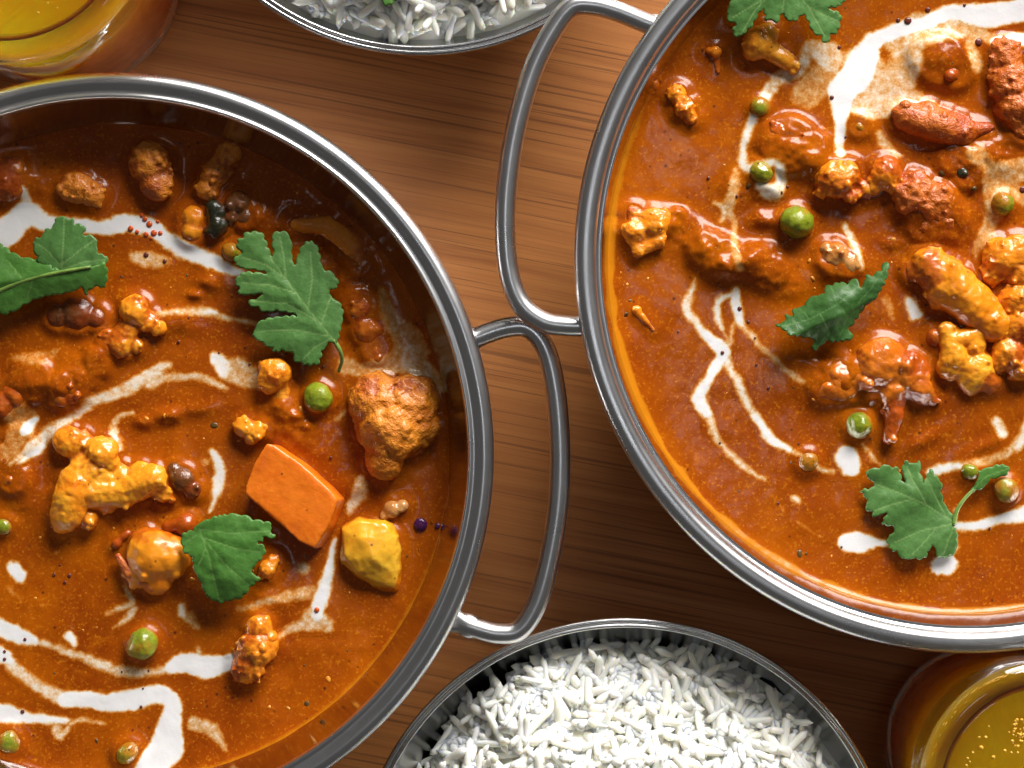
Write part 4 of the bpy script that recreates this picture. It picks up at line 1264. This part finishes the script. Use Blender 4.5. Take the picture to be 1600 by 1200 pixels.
# big leaf, left curry
z2 = lambda p: ZP(300, 300, 3.2, p)
leaf(BL, 'big grey-green coriander leaf with deep lobes in the left curry',
     z2([(735, 745), (760, 640), (755, 570), (690, 512), (742, 462), (700, 400), (660, 385), (645, 310), (620, 260), (580, 255), (545, 300), (522, 375), (508, 310),
         (508, 240), (470, 205), (430, 205), (412, 240), (418, 335), (388, 270), (365, 215), (320, 205), (280, 215), (265, 240), (240, 250), (240, 285), (265, 310),
         (235, 325), (225, 350), (245, 380), (285, 390), (400, 415), (285, 405), (240, 430), (228, 465), (250, 480), (245, 510), (280, 520), (370, 515), (300, 548),
         (300, 575), (340, 580), (360, 600), (400, 603), (440, 600), (545, 618), (430, 628), (370, 640), (340, 660), (325, 690), (310, 710), (330, 735), (360, 760),
         (395, 775), (420, 800), (470, 795), (510, 810), (520, 845), (560, 860), (600, 868), (640, 860), (655, 820), (665, 790), (690, 760), (715, 755)]),
     [z2(v) for v in ([(722, 748), (590, 590), (480, 440), (400, 330)], [(590, 590), (610, 440), (600, 300)], [(655, 665), (690, 560), (720, 480)], [(640, 650), (480, 560), (300, 550)],
                      [(530, 510), (400, 470), (260, 460)], [(480, 440), (380, 370), (260, 330)], [(690, 722), (520, 690), (340, 700)], [(700, 735), (620, 780), (560, 840)], [(480, 440), (470, 330), (450, 230)])],
     [(*z2([(715, 740)])[0], 0.5), (*z2([(745, 790)])[0], 0.3), (*z2([(755, 840)])[0], -0.8), (*z2([(735, 900)])[0], -2.2)],
     lambda x, y: 1.4 - 0.022 * np.abs((x - 460) * 0.6 + (y - 465) * -0.5) + 0.004 * (460 - x), 0.0034, 'leaf', 4)
# smooth leaf on the carrot
z5 = lambda p: ZP(0, 800, 3.0, p)
leaf(BL, 'smooth bright green coriander leaf lying by the carrot slice',
     z5([(865, 115), (880, 90), (920, 75), (960, 40), (1020, 15), (1090, 2), (1160, 3), (1200, 25), (1260, 35), (1290, 55), (1280, 80), (1305, 100), (1280, 120),
         (1250, 105), (1242, 135), (1215, 128), (1262, 160), (1240, 210), (1210, 240), (1195, 270), (1235, 300), (1190, 340), (1150, 390), (1090, 405), (1040, 415), (985, 385),
         (960, 330), (930, 270), (918, 200), (880, 180)]),
     [z5(v) for v in ([(950, 70), (1000, 200), (1040, 400)], [(970, 110), (1080, 240), (1180, 330)], [(960, 75), (1100, 90), (1280, 80)], [(970, 110), (1120, 160), (1240, 180)], [(940, 100), (890, 130)], [(985, 160), (950, 240)])],
     None, lambda x, y: 2.2 - 0.018 * np.hypot(x - 355, y - 850) + 0.006 * (x - 300) - 0.02 * np.clip(y - 900, 0, 60), 0.0044, 'leaf_b', 8, amp=0.5)
# coriander sprig at the left edge
z1 = lambda p: ZP(0, 80, 3.2, p)
leaf(BL, 'folded coriander sprig cut by the left edge of the photo',
     z1([(-140, 1000), (-60, 930), (0, 955), (50, 985), (100, 1020), (160, 1040), (230, 1050), (330, 1100), (430, 1100), (500, 1080), (545, 1060), (560, 1110), (555, 1150), (535, 1190), (490, 1180), (450, 1225),
         (430, 1190), (350, 1215), (280, 1225), (200, 1245), (150, 1270), (100, 1300), (50, 1320), (0, 1310), (-120, 1310)]),
     [z1(v) for v in ([(-60, 1240), (150, 1150), (330, 1110), (540, 1070)], [(150, 1150), (60, 1050)], [(200, 1140), (160, 1240)])],
     [(*z1([(-60, 1240)])[0], 0.4), (*z1([(150, 1155)])[0], 0.7), (*z1([(330, 1112)])[0], 0.9), (*z1([(480, 1085)])[0], 0.6)],
     lambda x, y: 0.8 - 0.045 * np.abs(y - 435 + (x - 60) * 0.18) + 0.006 * (100 - x), 0.0052, 'leaf_b', 12,
     extra=[(z1([(195, 985), (200, 945), (240, 935), (250, 900), (290, 890), (300, 850), (340, 835), (370, 850), (385, 840), (400, 870), (440, 875), (452, 910), (430, 930), (470, 925),
                 (495, 940), (515, 960), (505, 990), (522, 1020), (550, 1030), (562, 1060), (500, 1085), (430, 1105), (330, 1115), (270, 1090), (220, 1060), (205, 1020)]),
             [z1(v) for v in ([(335, 1110), (345, 980), (345, 850)], [(340, 1090), (260, 1000), (215, 970)], [(345, 1070), (430, 1000), (500, 950)], [(350, 1095), (450, 1060), (550, 1050)])],
             lambda x, y: 1.0 - 0.012 * np.hypot(x - 110, y - 400), 0.0050, 'leaf', 13)])
# top leaf, right curry
zr1 = lambda p: ZP(1100, 0, 3.2, p)
leaf(BR, 'coriander leaf cut by the top edge of the photo in the right curry',
     zr1([(110, 60), (118, 20), (150, -60), (260, -130), (400, -150), (560, -130), (640, -60), (685, 10), (680, 32), (640, 62), (560, 70), (640, 78), (668, 110), (660, 140), (650, 180), (612, 200), (605, 225),
          (575, 232), (565, 205), (520, 180), (480, 100), (425, 138), (390, 120), (372, 95), (345, 140), (320, 125), (290, 130), (275, 70), (220, 158), (190, 185), (160, 205), (135, 195), (130, 165), (150, 150), (115, 130), (100, 100)]),
     [zr1(v) for v in ([(390, -90), (380, 20), (370, 95)], [(390, -60), (250, 40), (130, 110)], [(300, 10), (230, 90), (170, 190)], [(390, -60), (500, 60), (590, 210)], [(440, 0), (560, 10), (670, 20)], [(500, 60), (580, 100), (655, 130)])],
     None, lambda x, y: 1.6 - 0.018 * np.abs(x - 1222) + 0.010 * np.clip(40 - y, -30, 80), 0.0055, 'leaf', 15)
# dark crumpled leaf
zr5 = lambda p: ZP(900, 250, 3.2, p)
leaf(BR, 'dark crumpled coriander leaf in the middle of the right curry',
     zr5([(985, 830), (1000, 820), (1030, 810), (1035, 775), (1065, 780), (1070, 750), (1110, 740), (1150, 700), (1190, 680), (1225, 670), (1230, 640), (1270, 625), (1310, 615), (1340, 620), (1385, 600),
          (1400, 640), (1420, 620), (1430, 580), (1460, 585), (1480, 570), (1505, 550), (1520, 515), (1540, 525), (1535, 580), (1510, 640), (1480, 690), (1440, 730), (1412, 760), (1380, 810), (1350, 850), (1370, 880),
          (1340, 905), (1290, 910), (1240, 910), (1210, 930), (1185, 955), (1165, 940), (1178, 915), (1130, 890), (1080, 885), (1035, 870), (1020, 850)]),
     [zr5(v) for v in ([(1010, 838), (1150, 800), (1280, 730), (1390, 640)], [(1390, 720), (1460, 640), (1530, 530)], [(1150, 800), (1110, 750)], [(1280, 730), (1260, 640)], [(1200, 780), (1250, 870), (1200, 930)], [(1290, 730), (1340, 790), (1300, 890)])],
     None, lambda x, y: 1.4 + 0.8 * np.sin((x * 0.55 + y * 0.83) * 0.075) + 0.5 * np.sin((x * 0.9 - y * 0.4) * 0.06) - 0.035 * np.abs(y - 500 + (x - 1290) * 0.45), 0.0044, 'leaf_d', 17, amp=0.8)
# flat leaf, lower right, with sprig
zr7 = lambda p: ZP(1100, 550, 3.2, p)
leaf(BR, 'flat coriander leaf with a stalked leaflet at the lower right',
     zr7([(1250, 1000), (1215, 1025), (1160, 1020), (1130, 960), (1095, 1025), (1040, 1030), (985, 1025), (960, 1000), (930, 985), (910, 950), (915, 920), (945, 900), (935, 870), (880, 855), (905, 800), (838, 818),
          (830, 795), (805, 790), (810, 755), (800, 720), (780, 690), (850, 668), (800, 612), (830, 585), (870, 575), (905, 560), (930, 575), (965, 580), (995, 665), (988, 565), (1015, 545), (1040, 560), (1070, 545),
          (1085, 650), (1118, 585), (1140, 600), (1160, 630), (1182, 660), (1180, 710), (1195, 750), (1215, 790), (1240, 820), (1245, 870), (1260, 920), (1262, 970)]),
     [zr7(v) for v in ([(1245, 850), (1100, 760), (960, 700), (830, 650)], [(1100, 760), (1040, 650), (1010, 570)], [(1200, 820), (1140, 700), (1090, 610)], [(1240, 855), (1080, 890), (950, 950)], [(1245, 860), (1210, 940), (1190, 1010)], [(1150, 880), (1080, 960), (1030, 1010)], [(1040, 730), (930, 760), (850, 790)])],
     [(*zr7([(1240, 860)])[0], 0.2), (*zr7([(1252, 800)])[0], 0.3), (*zr7([(1275, 755)])[0], 0.4), (*zr7([(1310, 712)])[0], 0.4), (*zr7([(1340, 685)])[0], 0.2)],
     lambda x, y: 0.6 - 0.008 * np.hypot(x - 1425, y - 790) + 0.5 * np.sin((x * 0.8 + y) * 0.06), 0.0016, 'leaf', 19,
     extra=[(zr7([(1325, 692), (1345, 640), (1368, 610), (1358, 590), (1400, 580), (1440, 565), (1480, 560), (1508, 570), (1515, 600), (1480, 620), (1440, 630), (1400, 660), (1360, 690)]),
             [zr7([(1330, 690), (1400, 620), (1510, 580)])], lambda x, y: 0.5 - 0.02 * np.abs((x - 1540) * 0.45 + (y - 744)), 0.0018, 'leaf_b', 21)])


# ------------------------------------------------------------------ rice bowls and rice
def build_rice_bowl(cx, cy, label):
    root = tag(link('rice_bowl', None, loc=(cx, cy, 0)), label, 'bowl', 'small steel rice bowls')
    R, H = 0.0575, 0.036
    outer = [(0, 0), (0.030, 0), (0.033, 0.002), (0.042, 0.010), (0.051, 0.023), (R - 0.0016, H - 0.003), (R - 0.0013, H - 0.0014)]
    v, f = lathe(outer, 160)
    link('body', mesh_from('rice_bowl_outside', v, f, mats=[M['steel_thin']]), root)
    inner = [(R - 0.0022, H - 0.0014), (R - 0.0028, H - 0.004), (0.0500, 0.023), (0.0405, 0.0105), (0.032, 0.0035), (0, 0.003)]
    v, f = lathe(inner, 160)
    link('inside', mesh_from('rice_bowl_inside', v, [q[::-1] for q in f], mats=[M['steel_thin']]), root)
    prof = [(R - 0.0013, H - 0.0014)] + arc(R - 0.0007, H - 0.0007, 0.0007, -110, 120, 10) + [(R - 0.00115, H - 0.0006)] \
        + arc(R - 0.0017, H - 0.0005, 0.0005, 60, 180, 6) + [(R - 0.0022, H - 0.0014)]
    v, f = lathe(prof, 160)
    link('rim', mesh_from('rice_bowl_rim', v, f, mats=[M['steel_thin']]), root)
    return root


def grain_mesh(i):
    rs = random.Random(50 + i)
    seg, ring = 8, 7
    L, r = 0.0040 * rs.uniform(0.82, 1.2), 0.00080 * rs.uniform(0.85, 1.15)
    bend = rs.uniform(-0.0007, 0.0007)
    blunt = rs.random() < 0.5
    v, f = [(-L, 0, bend)], []
    for k in range(1, ring):
        t = -1 + 2 * k / ring
        rr = r * (1 - abs(t) ** (9 if blunt else 5)) ** 0.5
        for s in range(seg):
            a = 2 * math.pi * s / seg
            v.append((t * L, rr * math.cos(a) * 1.08, rr * math.sin(a) * 0.9 + bend * t * t))
    v.append((L, 0, bend))
    for s in range(seg):
        f.append((0, 1 + (s + 1) % seg, 1 + s))
        for k in range(ring - 2):
            a, b = 1 + k * seg + s, 1 + k * seg + (s + 1) % seg
            f.append((a, b, b + seg, a + seg))
        e = 1 + (ring - 2) * seg
        f.append((len(v) - 1, e + s, e + (s + 1) % seg))
    return mesh_from('rice_grain', v, f, mats=[M['rice']]), v, f


GRAINS = [grain_mesh(i) for i in range(6)]


def build_rice(cx, cy, off, rad, top, edge, label, seed, view, n_layer=1150, layers=4):
    rs = np.random.default_rng(seed)
    root_me = None

    def height(x, y):
        q = np.hypot(x - off[0], y - off[1]) / rad
        h = edge + (top - edge) * (1 - np.clip(q, 0, 1.3) ** 2)
        return h + 0.0055 * fbm((x + cx) * 75, (y + cy) * 75, seed, 3, seed) - 0.02 * np.clip(q - 0.93, 0, 1)
    # the dense mass under the loose grains
    N = 70
    V, Fc = [], []
    for k in range(N + 1):
        for s in range(96):
            a = 2 * math.pi * s / 96
            d = rad * 1.0 * k / N
            x, y = off[0] + d * math.cos(a), off[1] + d * math.sin(a)
            V.append((x, y, float(height(np.array(x), np.array(y))) - 0.0019))
    for k in range(N):
        for s in range(96):
            t = (s + 1) % 96
            Fc.append((k * 96 + s, (k + 1) * 96 + s, (k + 1) * 96 + t, k * 96 + t))
    root = tag(link('rice_mound', mesh_from('rice_mass', V, Fc, mats=[M['rice']]), loc=(cx, cy, 0)), label, 'rice')
    GV, GF = [], []
    placed = 0
    for lay in range(layers):
        for i in range(n_layer):
            a, d = rs.uniform(0, 2 * math.pi), rad * 1.03 * math.sqrt(rs.random())
            x, y = off[0] + d * math.cos(a), off[1] + d * math.sin(a)
            if math.hypot(x, y) > 0.0512 + max(0.0, rs.normal(0, 0.0012)) * (lay == 0): continue
            e = 1e-3
            h = float(height(np.array(x), np.array(y)))
            hx = float(height(np.array(x + e), np.array(y))) - h; hy = float(height(np.array(x), np.array(y + e))) - h
            nrm = Vector((-hx / e, -hy / e, 1)).normalized()
            yaw, pitch = rs.uniform(0, 2 * math.pi), rs.normal(0, 0.26 if lay else 0.34)
            rot = nrm.to_track_quat('Z', 'Y').to_matrix() @ Matrix.Rotation(yaw, 3, 'Z') @ Matrix.Rotation(pitch, 3, 'Y')
            z = h - 0.0011 * lay + rs.normal(0, 0.0004)
            g = int(rs.integers(0, 6))
            s = rs.uniform(0.85, 1.15)
            k = sc(z)
            X, Yp = (cx + x) / k + 800, 600 - (cy + y) / k
            seen = -20 < X < 1620 and -20 < Yp < 1220
            if lay == 0 and seen and placed < 300:
                o = link('rice_grain', GRAINS[g][0], root, (x, y, z))
                o.rotation_mode = 'QUATERNION'
                o.rotation_quaternion = rot.to_quaternion()
                o.scale = (s, s, s)
                placed += 1
            else:
                b0 = len(GV)
                for q in GRAINS[g][1]:
                    w = rot @ (Vector(q) * s)
                    GV.append((w.x + x, w.y + y, w.z + z))
                GF += [tuple(b0 + j for j in fc) for fc in GRAINS[g][2]]
    o = tag(link('packed_grains', mesh_from('packed_grains', GV, GF, mats=[M['rice']]), root), kind='stuff')
    return root


RB1 = W(978, 1390, 0.036)
RB2 = W(658, -338, 0.036)
build_rice_bowl(RB1[0], RB1[1], 'small steel bowl of rice at the bottom edge of the photo')
build_rice_bowl(RB2[0], RB2[1], 'small steel bowl of rice at the top edge of the photo')
build_rice(RB1[0], RB1[1], (0.0032, 0.0002), 0.0505, 0.050, 0.0312, 'mound of bright white rice in the bottom bowl', 5, True)
build_rice(RB2[0], RB2[1], (0.0, -0.001), 0.0530, 0.050, 0.0305, 'mound of greyish white rice in the top bowl', 9, True)
me, org = leaf_mesh(Bowl(RB2, 0.040, 0.05, 1), [(598, 8), (606, 12), (614, 9), (622, 2), (630, -4), (626, -14), (612, -18), (600, -10)], [[(612, 10), (614, -14)]], lambda x, y: 0.6 + 0 * x, 0.002, 'herb_scrap', 3)
me.materials.append(M['leaf_b'])
o = tag(link('herb_scrap', me, loc=org), 'tiny bright green herb scrap on the rice at the top edge', 'herb')
o.modifiers.new('thick', 'SOLIDIFY').thickness = 0.0002


# ------------------------------------------------------------------ glasses of amber drink
def build_glass(cx, cy, H, R, fill, label, dlabel, dmat, seed, bubbles):
    root = tag(link('drinking_glass', None, loc=(cx, cy, 0)), label, 'glass', 'glasses of amber drink')
    s = R / 0.0287
    h = H / 0.075
    lip = 0.0031 * s
    prof = [(0.0, 0.0008), (0.014 * s, 0.0006), (0.0195 * s, 0.0), (0.0232 * s, 0.0040 * h), (0.0254 * s, 0.012 * h), (0.0266 * s, 0.022 * h),
            (0.0275 * s, 0.036 * h), (0.0281 * s, 0.052 * h), (0.0286 * s, 0.066 * h)]
    prof += arc(R - lip, H - lip * 0.8, lip, 0, 180, 14)
    inner = [(0.0222 * s, 0.064 * h), (0.0228 * s, 0.060 * h), (0.0245 * s, 0.056 * h), (0.0258 * s, 0.050 * h), (0.0257 * s, 0.040 * h), (0.0250 * s, 0.026 * h), (0.0240 * s, 0.014 * h), (0.0212 * s, 0.0060 * h), (0.012 * s, 0.0045 * h), (0.0, 0.0042 * h)]
    prof += inner
    body = prof[:9] + [(R - lip * 0.2, H - lip * 1.5)]
    v, f = lathe(body, 128)
    link('glass_wall', mesh_from('tumbler', v, f, mats=[M['glass_thin']]), root)
    ring = arc(R - lip, H - lip * 0.9, lip * 0.97, -60, 180, 18) + [(R - lip * 2.05, H - lip * 1.6), (R - lip * 1.6, H - lip * 2.4), (R - lip * 0.9, H - lip * 2.2)]
    v, f = lathe(ring, 128, True)
    link('lip', mesh_from('glass_lip', v, f, mats=[M['glass']]), root)
    e = 0.00012
    dp = [(0.0, fill), (0.0230 * s, fill), (0.0248 * s, fill + 0.0002), (0.0256 * s, fill + 0.0007)]
    for r, z in inner:
        if z < fill: dp.append((r + e, z - (e if r < 0.012 * s else 0)))
    v, f = lathe(dp, 128)
    d = tag(link('amber_drink', mesh_from('drink', v, f, mats=[M[dmat]]), loc=(cx, cy, 0)), dlabel, 'drink', 'amber drinks')
    rs = random.Random(seed)
    bme = dome_mesh('drink_bubble', 'foam', 0.7)
    for (bx, by, br) in bubbles:
        p = W(bx, by, fill)
        o = link('bubble', bme, d, (p[0] - cx, p[1] - cy, fill + 0.0001))
        o.scale = (br * sc(fill) * 0.7,) * 3
    return d


G1 = W(5, -133, 0.075)
build_glass(G1[0], G1[1], 0.075, 0.0287, 0.052, 'clear thick-lipped glass in the top left corner', 'glowing orange drink in the top left glass', 'drink_a', 1,
            [(60, 20, 3), (75, 5, 2.5), (90, 12, 2)])
G2 = W(1643, 1240, 0.070)
d2 = build_glass(G2[0], G2[1], 0.070, 0.0258, 0.047, 'clear thick-lipped glass in the bottom right corner', 'darker amber drink with bubbles in the bottom right glass', 'drink_b', 2,
                 [(1533, 1168, 5), (1545, 1135, 2.5), (1530, 1152, 3), (1540, 1152, 4), (1520, 1176, 3), (1570, 1173, 4), (1580, 1176, 3), (1590, 1176, 3), (1552, 1183, 4.5), (1512, 1185, 3), (1510, 1196, 3.5), (1515, 1190, 2.5)])
# a patch of foam on the darker drink
bm = bmesh.new()
rs = random.Random(5)
p0 = W(1592, 1145, 0.047)
for i in range(40):
    a, dd = rs.uniform(0, 6.28), 0.0022 * math.sqrt(rs.random())
    r = rs.uniform(0.00015, 0.00042)
    bmesh.ops.create_icosphere(bm, subdivisions=2, radius=r, matrix=Matrix.Translation((p0[0] - G2[0] + dd * math.cos(a), p0[1] - G2[1] + dd * 1.3 * math.sin(a), 0.04705)))
me = bpy.data.meshes.new('foam'); bm.to_mesh(me); bm.free()
me.polygons.foreach_set('use_smooth', [True] * len(me.polygons))
me.materials.append(M['foam'])
tag(link('foam', me, d2), kind='stuff')
